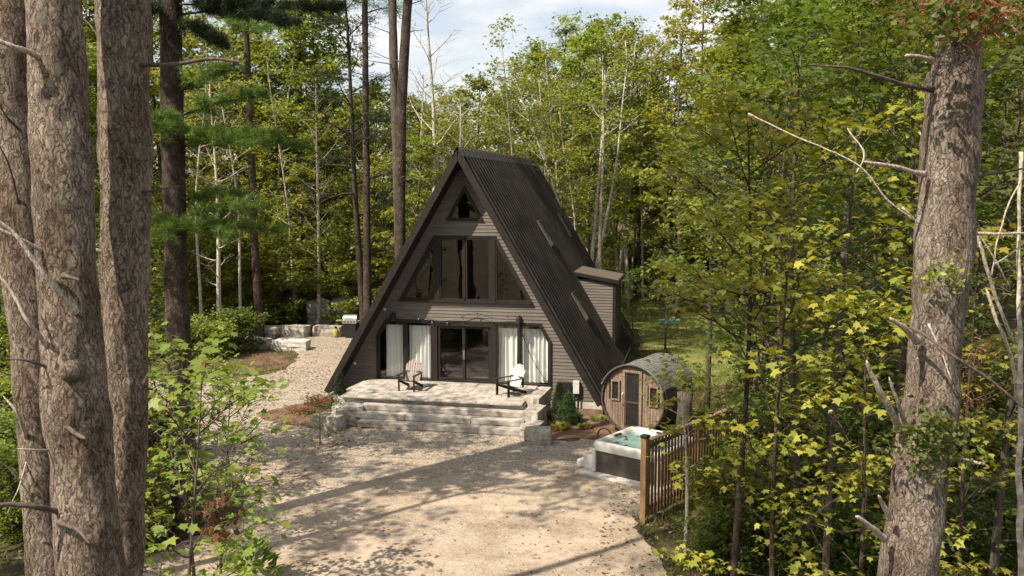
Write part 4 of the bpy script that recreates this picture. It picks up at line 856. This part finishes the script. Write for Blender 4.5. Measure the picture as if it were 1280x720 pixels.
def pine_top(parent, C, zlo, zhi, seed, Rb=2.6, n=26):
    r = np.random.RandomState(seed); b = MB(); T_ = []; loc = np.array(parent.location)
    for i in range(n):
        z = zlo+(zhi-zlo)*(i+.5)/n; j = int(np.argmin(abs(C[:,2]-z))); L_ = Rb*(1-.6*(z-zlo)/(zhi-zlo))*(.7+.5*r.rand()); az = i*2.4
        P = limb(r, C[j], az, R(12), L_, 6, .1, .1); b.tube(P-loc, np.linspace(.04,.01,6), 5, cap=False)
        for k in range(16):
            q = interp(P, .3+.69*r.rand()); T_.append(q+r.normal(size=3)*[.35,.35,.12])
    b.build('limbs', M['bark_dark'], parent); o = ob('crown', tuft_mesh(np.array(T_)-loc, 34, .32, M['needle'], seed=seed, spread=.14, flat=.5), parent)
def at_base(ctrl, D):
    P = [at_d(a, b_, D) for a, b_, _ in ctrl]; d0 = (P[-1]-P[0])/np.linalg.norm(P[-1]-P[0]); k = (P[-1][2]-GZ)/-d0[2]; q = P[-1]+d0*k; return (q[0], q[1], GZ)
gp3 = 'big pines at the edge of the yard'
SPEC = [
 ('tall pine with rough sunlit bark, leftmost of the three big near trunks', [(10,0,37),(22,180,32),(36,360,28),(46,500,26),(58,690,24)], 9.6, 1),
 ('thickest of the three big near pines, middle trunk with a knot halfway up', [(66,0,34),(75,180,34),(86,360,35),(98,540,38),(116,720,38)], 8.4, 2),
 ('straight pine with a long bark seam, third and rightmost of the near trunks on the left', [(153,0,31),(156,180,30),(157,360,28),(158,540,25),(152,720,25)], 9.18, 3)]
PINES = []
for lab, ct, D, sd_ in SPEC:
    e = empty('pine_tree', at_base(ct, D), 0, lab, 'tree', gp3); o, C = ext_trunk(ct, D, 24.5, sd_, M['bark'], e); PINES.append(e); pine_top(e, C, 15.2, 24, sd_, 4.0, 30)
p1, p2, p3 = PINES; S_, SD = M['snag'], M['snag_dark']
dbranch(p2, [(95,392,8.2),(60,350,8.0),(25,300,7.9),(-10,270,7.8)], .035, .018, S_, seed=1); dbranch(p2, [(70,322,8.3),(40,305,8.1),(-8,285,7.9)], .03, .02, S_, seed=2)
dbranch(p2, [(60,438,8.2),(35,400,8.0),(15,365,8.0),(-5,340,8)], .028, .012, S_, seed=3); dbranch(p2, [(68,563,8.3),(45,562,8.1),(20,560,8)], .014, .008, S_, seed=4)
dbranch(p2, [(75,640,8.2),(45,634,8),(15,630,7.9),(-10,632,7.8)], .035, .022, SD, seed=5); dbranch(p2, [(62,460,8.2),(30,450,8),(5,448,8)], .02, .008, SD, seed=6)
dbranch(p2, [(50,72,8.2),(22,60,8),(-8,48,7.9)], .035, .025, S_, seed=7); dbranch(p2, [(70,525,8.2),(92,540,8.05),(107,550,7.9)], .035, .018, SD, seed=8); dbranch(p2, [(80,345,8.1),(98,350,7.9)], .03, .012, SD, seed=9)
dbranch(p2, [(75,652,8.1),(95,664,7.95),(112,678,7.8)], .03, .010, SD, seed=10)
dbranch(p1, [(34,550,9.4),(28,535,9.3),(20,515,9.2),(5,495,9.2)], .03, .012, S_, seed=11); dbranch(p1, [(36,575,9.4),(20,615,9.2),(8,645,9.2)], .012, .006, S_, seed=12); dbranch(p1, [(25,165,9.4),(12,150,9.2),(-5,120,9)], .018, .008, SD, seed=13)
dbranch(p1, [(24,260,9.4),(10,200,9.1),(-8,170,9)], .014, .006, SD, seed=14); dbranch(p1, [(40,625,9.4),(10,585,9.2),(-10,570,9)], .014, .006, S_, seed=15)
dbranch(p3, [(170,82,9.09),(215,80,8.99),(260,74,8.99),(302,77,8.89)], .034, .016, SD, seed=16); dbranch(p3, [(135,240,9.09),(118,224,8.99)], .03, .016, S_, seed=17); dbranch(p3, [(138,322,9.09),(118,310,8.99)], .04, .02, S_, seed=18)
dbranch(p3, [(135,60,8.89),(110,30,9.09),(98,22,9.09)], .014, .006, SD, seed=19); dbranch(p3, [(178,240,9.09),(205,236,8.99),(225,232,8.99)], .018, .008, SD, seed=20)
dbranch(p3, [(178,480,8.89),(192,455,8.89),(215,430,8.83)], .014, .006, S_, seed=21); dbranch(p3, [(136,470,9.09),(130,510,9.05),(133,570,9.09)], .045, .03, M['bark'], name='bark_seam', seed=22)
# knot on the middle pine
q = at_d(85,465,8.4-.33); k_ = MB(); k_.tube([q-FW*-.10-np.array(p2.location), q-np.array(p2.location), q-FW*.06-np.array(p2.location)], [.11,.085,.04], 14); k_.build('knot', M['bark'], p2, smooth=True)
# right big pine
ct = [(1202,0,27),(1195,100,34),(1187,200,35),(1182,300,36),(1170,400,30),(1162,500,33),(1153,560,36),(1144,640,33),(1134,720,32)]
big = empty('pine_tree', at_base(ct, 8.0), 0, 'huge grey pine trunk with broken snags and ivy, leaning over the wooded slope', 'tree', gp3)
o, C = ext_trunk(ct, 8.0, 24, 9, M['bark_old'], big, 52, .024); pine_top(big, C, 16, 23.5, 44)
for i, (pts, a, b_) in enumerate([
 ([(1125,535,7.9),(1108,505,7.7),(1095,480,7.6),(1082,450,7.5)], .042, .02), ([(1130,530,7.9),(1122,500,7.7),(1112,470,7.6)], .028, .012), ([(1148,425,7.8),(1130,410,7.6),(1112,398,7.5)], .04, .022),
 ([(1155,218,7.9),(1115,208,7.7),(1078,200,7.6)], .026, .018), ([(1165,75,7.9),(1148,72,7.8),(1131,70,7.7)], .03, .022), ([(1185,573,7.9),(1210,576,7.8),(1232,580,7.7)], .022, .016),
 ([(1112,648,7.8),(1104,632,7.7),(1098,620,7.6)], .032, .016), ([(1104,672,7.8),(1085,655,7.6),(1070,645,7.5)], .035, .02), ([(1110,565,7.9),(1098,563,7.8),(1093,562,7.7)], .024, .014),
 ([(1215,222,8.0),(1245,216,8.1),(1285,210,8.2)], .02, .012), ([(1200,290,7.9),(1240,293,7.9),(1285,292,7.9)], .022, .014), ([(1215,105,8),(1240,90,8.1),(1262,68,8.3)], .03, .012),
 ([(1160,405,7.6),(1175,440,7.5),(1190,475,7.4)], .01, .005)]): dbranch(big, pts, a, b_, S_ if i not in (9, 11) else SD, seed=30+i)
dbranch(big, [(1165,112,7.9),(1110,100,7.6),(1060,86,7.4),(1010,80,7.3)], .028, .008, SD, name='dead_branch', seed=60)
dbranch(big, [(1140,408,7.7),(1185,440,7.4),(1230,470,7.4),(1282,512,7.4)], .018, .014, SD, seed=61)
def near_leaf_cluster(parent, pts, m, size, seed, name, spread=.12, per=1, kind='maple', tilt=.6):
    r = np.random.RandomState(seed); P = np.array([at_d(*p) for p in pts])-np.array(parent.location); idx = np.repeat(np.arange(len(P)), per); n = len(idx)
    U, V, N = quat_frames(r, n, tilt); return ob(name, leaf_mesh(name, P[idx]+r.normal(size=(n,3))*spread, size*(.7+.6*r.rand(n)), U, V, N, kind, m, r.rand(n)), parent)
r = np.random.RandomState(6)
near_leaf_cluster(big, [(r.normal(1160,24), r.normal(548,18), 7.62) for _ in range(60)], M['leaf_dark'], .055, 1, 'ivy', .07, 9, 'simple', 1.2)
near_leaf_cluster(big, [(r.normal(1180,16), r.normal(345,14), 7.62) for _ in range(20)], M['leaf'], .05, 2, 'ivy', .05, 8, 'simple', 1.2)
near_leaf_cluster(big, [(r.normal(1205,34), r.normal(12,10), 7.7) for _ in range(110)], M['leaf_red'], .10, 3, 'dry_needles', .10, 14, 'blade', 1.5)
near_leaf_cluster(big, [(1150,30,7.3),(1170,34,7.3),(1190,18,7.3),(1215,20,7.3)], M['leaf_dark'], .08, 31, 'dark_leaves', .12, 60, 'simple', 1.2)
# dead birch stems at the far right
db = empty('dead_birch', foot(1272, 9.5)+(GZ,), 0, 'bare grey birch stems with tangled dead twigs at the far right edge', 'tree')
dbranch(db, [(1276,190,9.5),(1273,330,9.5),(1276,470,9.5),(1274,600,9.5),(1278,760,9.5),(1278,1200,9.5)], .02, .05, M['bark_pale'], name='trunk', seed=70)
for i, pts in enumerate([[(1216,286,9.2),(1228,320,9.2),(1244,370,9.3),(1268,430,9.4)],[(1272,500,9.4),(1262,440,9.3),(1245,400,9.3),(1232,360,9.3)],[(1150,165,8.8),(1185,210,8.9),(1210,270,9.2),(1240,320,9.3),(1262,360,9.4)],[(935,142,9.6),(1000,172,9.4),(1075,208,9.2),(1112,252,9.2),(1165,292,9.2),(1222,326,9.2)],[(1070,215,9.2),(1080,190,9.3),(1060,160,9.4)],[(1242,330,9.2),(1260,320,9.2),(1285,300,9.3)],[(1128,260,8.9),(1170,300,9.0),(1215,325,9.2)],[(1240,345,9.2),(1248,300,9.2),(1262,250,9.3),(1285,215,9.3)]]):
    dbranch(db, pts, .010 if i > 1 else .022, .022 if i < 2 else .012, S_, seed=71+i)
near_leaf_cluster(db, [(r.uniform(1190,1262), r.uniform(415,525), 9.2) for _ in range(16)], M['leaf_red'], .09, 4, 'dry_leaves', .07, 14, 'blade', 1.5)
# dark lone pine with feathery boughs behind the three trunks
ct = [(213,-20,13),(215,120,14),(218,260,14),(222,400,15),(228,520,15)]
wp = empty('pine_tree', at_base(ct, 21.0), 0, 'dark straight pine carrying bright feathery green boughs, behind the near trunks', 'tree', gp3)
o, C = ext_trunk(ct, 21.0, 23, 12, M['bark_dark'], wp, 24, .012)
def boughs(parent, specs, seed, m, dens=1.0, size=.16):
    r = np.random.RandomState(seed); loc = np.array(parent.location); T_ = []; b = MB()
    for (x0, y0, x1, y1, D0, D1) in specs:
        a, e = at_d(x0, y0, D0), at_d(x1, y1, D1); L_ = np.linalg.norm(e-a); P = np.array([a+(e-a)*t+np.array([0,0,.12*math.sin(t*3.1)]) for t in np.linspace(0,1,7)])
        b.tube(P-loc, np.linspace(.03,.008,7), 6, cap=False); side = np.cross((e-a)/L_, [0,0,1])
        for k in range(int(16*dens*L_/1.6)):
            t = .15+.85*r.rand(); q = interp(P, min(t,.999)); s_ = (1 if k%2 else -1); l_ = (.28+.5*r.rand())*(1.2-t*.6)
            d = (e-a)/L_*.7+side*s_*(.5+.5*r.rand())+np.array([0,0,.10+.2*r.normal()]); Q = np.array([q+d*l_*u for u in (0,.5,1)]); b.tube(Q-loc, [.007,.005,.003], 3, cap=False)
            for u in np.linspace(.1,1,10): T_.append(q+d*l_*u+r.normal(size=3)*.02)
    b.build('boughs', M['bark_dark'], parent); ob('needles', tuft_mesh(np.array(T_)-loc, 13, size, m, seed=seed, spread=.02), parent)
boughs(wp, [(215,150,330,120,21,20),(215,165,300,180,21,19.5),(215,120,290,88,21,20.2),(215,185,350,170,21,20.5),(216,140,200,165,21,19.6),(215,175,385,185,21,22),(217,275,330,262,21,20),(217,285,300,300,21,19.8),(217,270,200,300,21,19.8),(218,255,300,245,21,21.4),(217,290,352,290,21,21)], 5, M['needle'], 1.3)
boughs(wp, [(213,20,420,12,21,21.5),(213,5,360,30,21,20),(213,0,300,-10,21,20),(213,30,270,55,21,20.4),(213,-15,440,-10,21,22),(213,10,150,30,21,20)], 6, M['needle_dark'], 2.2, .18)
# the tall twin trunks left of the cabin
gt = 'tall bare trunks left of the cabin'
for lab, ct, D, mm in (('pale tall bare trunk, left one of the twin pines beside the cabin peak', [(490,-20,5),(493,110,5.5),(497,220,6),(500,320,6.5)], 38, 'bark_mid'),
                    ('dark tall bare trunk, right one of the twin pines beside the cabin peak', [(511,-20,5.5),(503,110,6.5),(500,220,7),(500,320,7)], 37.4, 'bark_dark'),
                    ('thin dark pine trunk standing alone between the grill and the twin trunks', [(456,-20,3.6),(457,110,4),(458,220,4.5),(459,340,5)], 42, 'bark_dark'),
                    ('dark forest trunk rising behind the fire pit rock', [(305,-20,3.5),(312,140,4.2),(318,300,5),(324,400,5.5)], 48, 'bark_dark')):
    e = empty('pine_tree', at_base(ct, D), 0, lab, 'tree', gt); o, C = ext_trunk(ct, D, 24, int(D), M[mm], e, 12, .01); pine_top(e, C, 15.5, 23, int(D), 2.4, 16)
    lo = -1
    for i in range(7):
        rr = np.random.RandomState(i+int(D*7)); z = 8+i*1.2; j = int(np.argmin(abs(C[:,2]-z))); P = limb(rr, C[j], rr.rand()*6.28, R(10), .8+rr.rand()*1.3, 5, .2, .2)
        MB().tube(P-np.array(e.location), np.linspace(.025,.008,5), 4, cap=False).build('dead_branch', SD, e)
# ------------------------------------------------------------------ near maples and saplings
gm = 'young maples at the wooded edge of the yard'
for (px, D, ty, key, rz, lab) in [
 (928,14.5,130,'m6',0,'slender dark trunked maple leaning by the end of the fence, with layered yellow green leaves'),
 (866,18.5,450,'m7',1,'sapling with a pale mottled stem in front of the picket fence'),
 (948,26.5,120,'m5',2,'leafy maple overhanging the barrel sauna'),
 (990,12.5,235,'m2',.5,'bright yellow green maple filling the gap beside the big grey trunk'),
 (1050,15.0,120,'m1',2.2,'tall sunlit maple with layered sprays, in the middle of the thicket'),
 (1085,11.5,330,'m2',4,'low maple with pale sunny leaves below the broken snags'),
 (1010,19.0,20,'m8',3,'dark tall leafy maple rising behind the sunlit maples'),
 (1130,18.0,20,'m8',5,'dense maple directly behind the big grey trunk'),
 (1235,13.0,240,'m2',1.2,'maple with green sprays between the big grey trunk and the dead birch'),
 (1270,17.0,60,'m8',.2,'shaded maple behind the dead birch stems'),
 (985,24.0,60,'m8',1.9,'shade-toned maple above the far end of the fence'),
 (890,31.0,60,'b',1.9,'full leafy tree behind the sauna roof'),
 (835,44.0,285,'m8',.9,'low dark leafy maple standing on the lawn beside the dormer'),
 (795,42.0,335,'m8',2.9,'small dark maple close behind the sauna and the dormer'),
 (850,63.0,230,'c',.9,'dark bushy maple at the far edge of the lawn'),
 (965,33.0,-30,'c',.3,'dark tall tree behind the near maples'),  # dark leaved kind chosen here to paint shade behind the near maples
 (1060,30.0,-40,'c',2.3,'dark tall tree behind the thicket'),
 (1170,28.0,-40,'c',2.0,'tall green tree far behind the big grey trunk'),
 (1260,30.0,-40,'c',4.0,'tall dark tree far behind the dead birch'),
 (1010,41.0,0,'a',4.4,'tall green tree at the edge of the lawn clearing'),
 (915,43.0,30,'a',4.9,'leafy green tree beyond the sauna'),
 (1100,40.0,-20,'b',4.1,'slender tree behind the broken snags'),
 (226,14.5,400,'m3',.4,'bright leafy maple sapling beside the dark lone pine'),
 (256,16.5,450,'m3',2.0,'maple sapling reaching over the edge of the gravel'),
 (200,12.0,430,'m3',3.0,'maple sapling close behind the near trunks'),
 (283,19.5,470,'m3',5.2,'small maple sapling leaning over the gravel path'),
 (175,25.0,330,'m4',5.2,'broad maple behind the saplings'),
 (160,26.0,250,'m4',1.1,'broad maple behind the near trunks'),
 (20,20.0,250,'m4',1.9,'green maple behind the leftmost big trunk'),
 (90,45.0,60,'a',1.2,'tall green tree behind the big near trunks'),
 (-10,40.0,0,'a',3.3,'tall green tree at the left border of the wood'),
 (60,44.0,30,'b',.6,'slender leafy tree behind the leftmost pines')]:
    x, y = foot(px, D); place(key, x, y, top_h(ty, D), lab, gm, 'maple_tree', rz)
# trees beyond the frame: left ones shade the yard, rear ones added for window reflections
for (x, y, H, key, lab) in [(-9.8,-18.2,13,'b','leafy tree beyond the left border of the picture, next to the three big pines'),(-2.0,-20.4,22,'pole','tall bare pine beyond the lower left corner of the picture'),
 (-5.0,-17.7,20.5,'hi','high crowned tree beyond the left border, shading the gravel beside the hot tub'),(-7.2,-18.6,12,'hi','lower high crowned tree beyond the left border, nearest the sapling'),(-10.2,-14.0,17,'hi','tallest high crowned tree beyond the left border'),(-8.9,-12.1,15.5,'hi','high crowned tree beyond the left border, level with the lone pine'), (0,-46,15,'a','leftmost tree of the wood behind the viewpoint'),(7,-44,17,'b','second tree from the left in the wood behind the viewpoint'),(13,-47,15,'c','dark tree in the wood behind the viewpoint'),(19,-43,16,'e','yellow green tree in the wood behind the viewpoint'),(4,-52,19,'p','tall pine in the wood behind the viewpoint')]:
    place(key, x, y, H, lab, 'trees beside the yard outside the picture', 'leafy_tree')
# ------------------------------------------------------------------ undergrowth
gu = 'bushes along the edge of the wood'
ru = random.Random(3); KB = {'bush':'bright green bush','bush2':'spreading green bush','bush3':'dark green bush'}
BU = []
for px in range(915, 1330, 34): BU.append((px, ru.uniform(17.5,20)))
for px in range(940, 1330, 44): BU.append((px, ru.uniform(22,25)))
for px in range(960, 1330, 60): BU.append((px, ru.uniform(28,32)))
for px in range(-20, 215, 34): BU.append((px, ru.uniform(17.5,21)))
for px in range(-20, 230, 44): BU.append((px, ru.uniform(24,28)))
for px in range(-20, 330, 44): BU.append((px, ru.uniform(38,44)))
for px in range(230, 470, 30): BU.append((px, ru.uniform(52.5,54)))
for px in range(780, 1000, 34): BU.append((px, ru.uniform(65,68)))
wd = ['low','tall','broad','sparse','dense','drooping','ragged','rounded']
for i, (px, D) in enumerate(BU):
    k_ = ru.choice(['bush','bush2','bush3'] if px < 850 else ['bush3','bush3','bush2']); x, y = foot(px, D); row = 'nearest row' if D < 21.5 else 'second row' if D < 26.5 else 'third row' if D < 35 else 'fourth row' if D < 46 else 'farthest row'  # right side mostly dark bushes, their leaf colour standing in for shade
    place(k_, x, y, ru.uniform(1.1,2.1)*(1.8 if 47 < D < 55 or D > 60 else 1 if D > 21 else .75), f"{wd[i%8]} {KB[k_]} {land(px)}, {row}", gu, 'bush', cat='bush')
# conifer shrubs and plants by the steps
def conifer(x, y, H, Rb, seed, lab, m):
    r = np.random.RandomState(seed); e = empty('conifer_shrub', (x,y,GZ), 0, lab, 'shrub', 'small conifers by the patio'); n = 900
    u = r.rand(n)**1.3; a = r.rand(n)*6.28; rr = Rb*(1-u)**.85*(.55+.45*r.rand(n))*(1+.18*np.sin(a*3+u*9)); P = np.stack([rr*np.cos(a), rr*np.sin(a), .05+u*H], 1)
    MB().tube([(0,0,0),(0,0,H*.95)], [.04,.01], 6).build('trunk', M['bark_dark'], e); ob('crown', tuft_mesh(P, 12, .11, m, kind='blade', seed=seed, spread=.03), e)
conifer(3.75,-.75,1.2,.38,1,'narrow dark conifer tight against the right side of the patio',M['needle_dark'])
conifer(4.12,-1.15,.95,.45,2,'rounded green dwarf spruce in the mulch bed right of the patio',M['shrub_needle'])
conifer(-4.05,-1.2,1.30,.36,3,'slim dark conifer under the left foot of the roof',M['needle_dark'])
def herb(x, y, n, Rb, H, size, m, seed, lab, name='plant', kind='blade', cat='plant', group=None, z=GZ):
    r = np.random.RandomState(seed); e = empty(name, (x,y,z), 0, lab, cat, group); a = r.rand(n)*6.28; rr = Rb*r.rand(n)**.6; P = np.stack([rr*np.cos(a), rr*np.sin(a), H*(1-rr/Rb*.6)*r.rand(n)], 1)
    U = np.stack([np.cos(a), np.sin(a), .5+.5*r.rand(n)], 1); U /= np.linalg.norm(U, axis=1)[:,None]; N = np.cross(U, np.cross([0,0,1.0], U)); N /= np.linalg.norm(N, axis=1)[:,None]
    b = MB()
    for i in range(5): t = r.rand()*6.28; b.tube([(0,0,0),(Rb*.4*math.cos(t),Rb*.4*math.sin(t),H*.8)], [.008,.004], 4)
    b.build('stem', M['bark_mid'], e); ob('foliage', leaf_mesh('foliage', P, size*(.7+.6*r.rand(n)), U, np.cross(N,U), N, kind, m, r.rand(n)), e); return e
herb(3.95,-2.05,60,.22,.18,.20,M['leaf_yellow'],1,'small yellow green hosta in front of the dwarf spruce','hosta','simple')
herb(5.1,-.7,40,.2,.15,.16,M['leaf_green'],2,'small green plant by the foundation beside the sauna','hosta','simple')
herb(4.75,-1.7,36,.2,.12,.15,M['leaf_yellow'],3,'tiny yellow plant in the middle of the mulch bed','hosta','simple')
herb(-5.05,-.75,360,.50,.55,.10,M['leaf_red'],4,'orange red shrub by the left foot of the roof','red_shrub','simple','shrub')
herb(-5.4,-1.6,160,.5,.2,.11,M['leaf_brown'],5,'low brown dried plant in the left mulch bed','dry_plant','simple')
x, y = foot(392, 27.2); place('m3', x, y, 1.75, 'bright green low sapling on the gravel left of the boulders', gm, 'maple_sapling', 1.0, sxy=.62)
x, y = foot(300, 17.4); herb(x, y, 120, .45, 1.1, .28, M['leaf_green'], 6, 'fern like green plant at the lower left edge of the yard', 'fern', 'simple')
e = empty('dry_sapling', foot(257,15.5)+(GZ,), 0, 'withered sapling with hanging rusty brown leaves beside the yard', 'sapling'); MB().tube([(0,0,0),(.02,0,1.3),(0,.03,2.7)], [.022,.018,.008], 6).build('trunk', M['bark_mid'], e)
r = np.random.RandomState(5); n = 90; P = np.stack([r.normal(size=n)*.16, r.normal(size=n)*.16, 1.75+r.rand(n)*.75], 1); U = np.stack([r.normal(size=n)*.3, r.normal(size=n)*.3, -np.ones(n)], 1); U /= np.linalg.norm(U, axis=1)[:,None]; V = np.cross(U, r.normal(size=(n,3))); V /= np.linalg.norm(V, axis=1)[:,None]
ob('dry_leaves', leaf_mesh('dry_leaves', P, .16*(.6+.6*r.rand(n)), U, V, np.cross(U,V), 'maple', M['leaf_brown'], r.rand(n)), e)
# tree stump post behind the fence
sx, sy = foot(861, 27.5); sn = empty('tree_stump', (sx,sy,GZ), 0, 'sunlit broken tree stump standing behind the fence beside the sauna', 'stump')
MB().tube([(0,0,-.1),(.0,0,.3),(.02,0,1.2),(0,.02,1.62)], [.32,.26,.22,.23], 16).build('trunk', M['bark_mid'], sn, smooth=True)
# ------------------------------------------------------------------ ground cover
def scatter(name, n, region, size, m, kind, lab, seed, tilt=.25, z=GZ+.015, upr=False):
    r = np.random.RandomState(seed); P = []
    for (x0,y0,x1,y1,frac) in region: k = int(n*frac); P.append(np.c_[r.uniform(x0,x1,k), r.uniform(y0,y1,k)])
    P = np.concatenate(P); dn = vnoise(np.c_[P, 0*P[:,:1]], .9, seed, 3); P = P[dn > r.uniform(-.8,.6,len(P))]; n = len(P)
    inh = (abs(P[:,0]) < 5.2) & (P[:,1] > -2.9) & (P[:,1] < 15); P = P[~inh]; n = len(P); dd = np.hypot((P[:,0]-1)/14, (P[:,1]+1)/17); zz = z-np.clip((dd-1)/1.2,0,1)*.10
    P = np.c_[P, zz]; U, V, N = quat_frames(r, n, tilt)
    if upr: U = np.stack([r.normal(size=n)*.35, r.normal(size=n)*.35, np.ones(n)], 1); U /= np.linalg.norm(U, axis=1)[:,None]; V = np.cross(U, r.normal(size=(n,3))); V /= np.linalg.norm(V, axis=1)[:,None]; N = np.cross(U, V)
    return tag(ob(name, leaf_mesh(name, P, size*(.6+.8*r.rand(n)), U, V, N, kind, m, r.rand(n))), lab, None, None, 'stuff')
from mathutils.geometry import intersect_point_tri_2d
yp = jag(yard, seed=3, amp=.17)
def inside(P, poly):
    x, y = P[:,0], P[:,1]; res = np.zeros(len(P), bool); j = len(poly)-1
    for i in range(len(poly)):
        xi, yi = poly[i]; xj, yj = poly[j]; c = ((yi > y) != (yj > y)) & (x < (xj-xi)*(y-yi)/(yj-yi+1e-12)+xi); res ^= c; j = i
    return res
def clear(o, poly, keep_frac, seed=0):                 # thin out what falls on the open gravel
    me = o.data; nv = len(me.vertices); co = np.empty(nv*3, np.float32); me.vertices.foreach_get('co', co); co = co.reshape(-1,3); k = nv//max(1, int(round(nv/ (len(me.vertices)))))
    return o
scatter('leaf_litter', 42000, [(-20,-16,-2,6,.3),(6.2,-14,20,6,.42),(-22,4,-5,20,.13),(5,4,20,30,.15)], .11, M['litter'], 'simple', 'scattered dry leaves covering the forest floor', 5)
scatter('gravel_leaves', 3200, [(-6,-15,8,-3,1)], .07, M['litter'], 'simple', 'few small dead leaves strewn over the gravel yard', 6)
def weeds():
    r = np.random.RandomState(8); P = np.concatenate([np.c_[r.uniform(-20,-1.5,30000), r.uniform(-17,6,30000)], np.c_[r.uniform(6,20,60000), r.uniform(-16,8,60000)], np.c_[r.uniform(-24,-5,16000), r.uniform(2,22,16000)], np.c_[r.uniform(5,22,30000), r.uniform(8,34,30000)]])
    P = P[~inside(P, yp)]; dn = vnoise(np.c_[P, 0*P[:,:1]], 1.1, 4, 3); P = P[dn > r.uniform(-.5,.9,len(P))]; P = P[~((abs(P[:,0]) < 5.3) & (P[:,1] > -3.3) & (P[:,1] < 15))]
    P = P[~((P[:,0] > 5.0) & (P[:,0] < 8.6) & (P[:,1] > -7.9) & (P[:,1] < .2))]
    n = len(P); dd = np.hypot((P[:,0]-1)/14, (P[:,1]+1)/17); P = np.c_[P, GZ-np.clip((dd-1)/1.2,0,1)*.12]
    U = np.stack([r.normal(size=n)*.5, r.normal(size=n)*.5, np.ones(n)], 1); U /= np.linalg.norm(U, axis=1)[:,None]; V = np.cross(U, r.normal(size=(n,3))); V /= np.linalg.norm(V, axis=1)[:,None]
    tag(ob('ground_plants', leaf_mesh('ground_plants', P, .22*(.5+.9*r.rand(n)), U, V, np.cross(U,V), 'blade', M['grass'], r.rand(n))), 'grass and low weeds growing along the edges of the yard and on the lawn', None, None, 'stuff')
weeds()
def pebbles():
    r = np.random.RandomState(12); P = np.c_[r.uniform(-12,9,16000), r.uniform(-15,8,16000)]; P = P[inside(P, yp)]; P = P[~((abs(P[:,0]) < 5.2) & (P[:,1] > -2.9))]; n = len(P); sz = .014+.022*r.rand(n)**3
    T_ = np.array([(1,0,0),(0,1,0),(-1,0,0),(0,-1,0),(0,0,.7)]); an = r.rand(n)*6.28; X = T_[None]*sz[:,None,None]*r.uniform(.7,1.3,(n,1,3)); c_, s_ = np.cos(an)[:,None], np.sin(an)[:,None]
    X = np.stack([X[:,:,0]*c_-X[:,:,1]*s_+P[:,None,0], X[:,:,0]*s_+X[:,:,1]*c_+P[:,None,1], X[:,:,2]+GZ+.012], -1)
    me = bpy.data.meshes.new('pebbles'); F = np.array([(0,1,4),(1,2,4),(2,3,4),(3,0,4)]); me.vertices.add(n*5); me.vertices.foreach_set('co', X.reshape(-1).astype(np.float32)); lp_ = (np.arange(n)[:,None]*5+F.reshape(1,-1)).reshape(-1)
    me.loops.add(len(lp_)); me.loops.foreach_set('vertex_index', lp_.astype(np.int32)); me.polygons.add(n*4); me.polygons.foreach_set('loop_start', (np.arange(n*4)*3).astype(np.int32)); me.polygons.foreach_set('loop_total', np.full(n*4, 3, np.int32)); me.update(calc_edges=True)
    a = me.attributes.new('rnd', 'FLOAT', 'FACE'); a.data.foreach_set('value', np.repeat(r.rand(n), 4).astype(np.float32)); me.materials.append(M['pebble']); tag(ob('gravel_stones', me), 'loose small stones lying on the gravel yard', None, None, 'stuff')
pebbles()

for o in sc.objects:
    if 'label' in o and len(str(o['label']).replace('-', ' ').split()) > 16: o['label'] = ' '.join(str(o['label']).split()[:16])
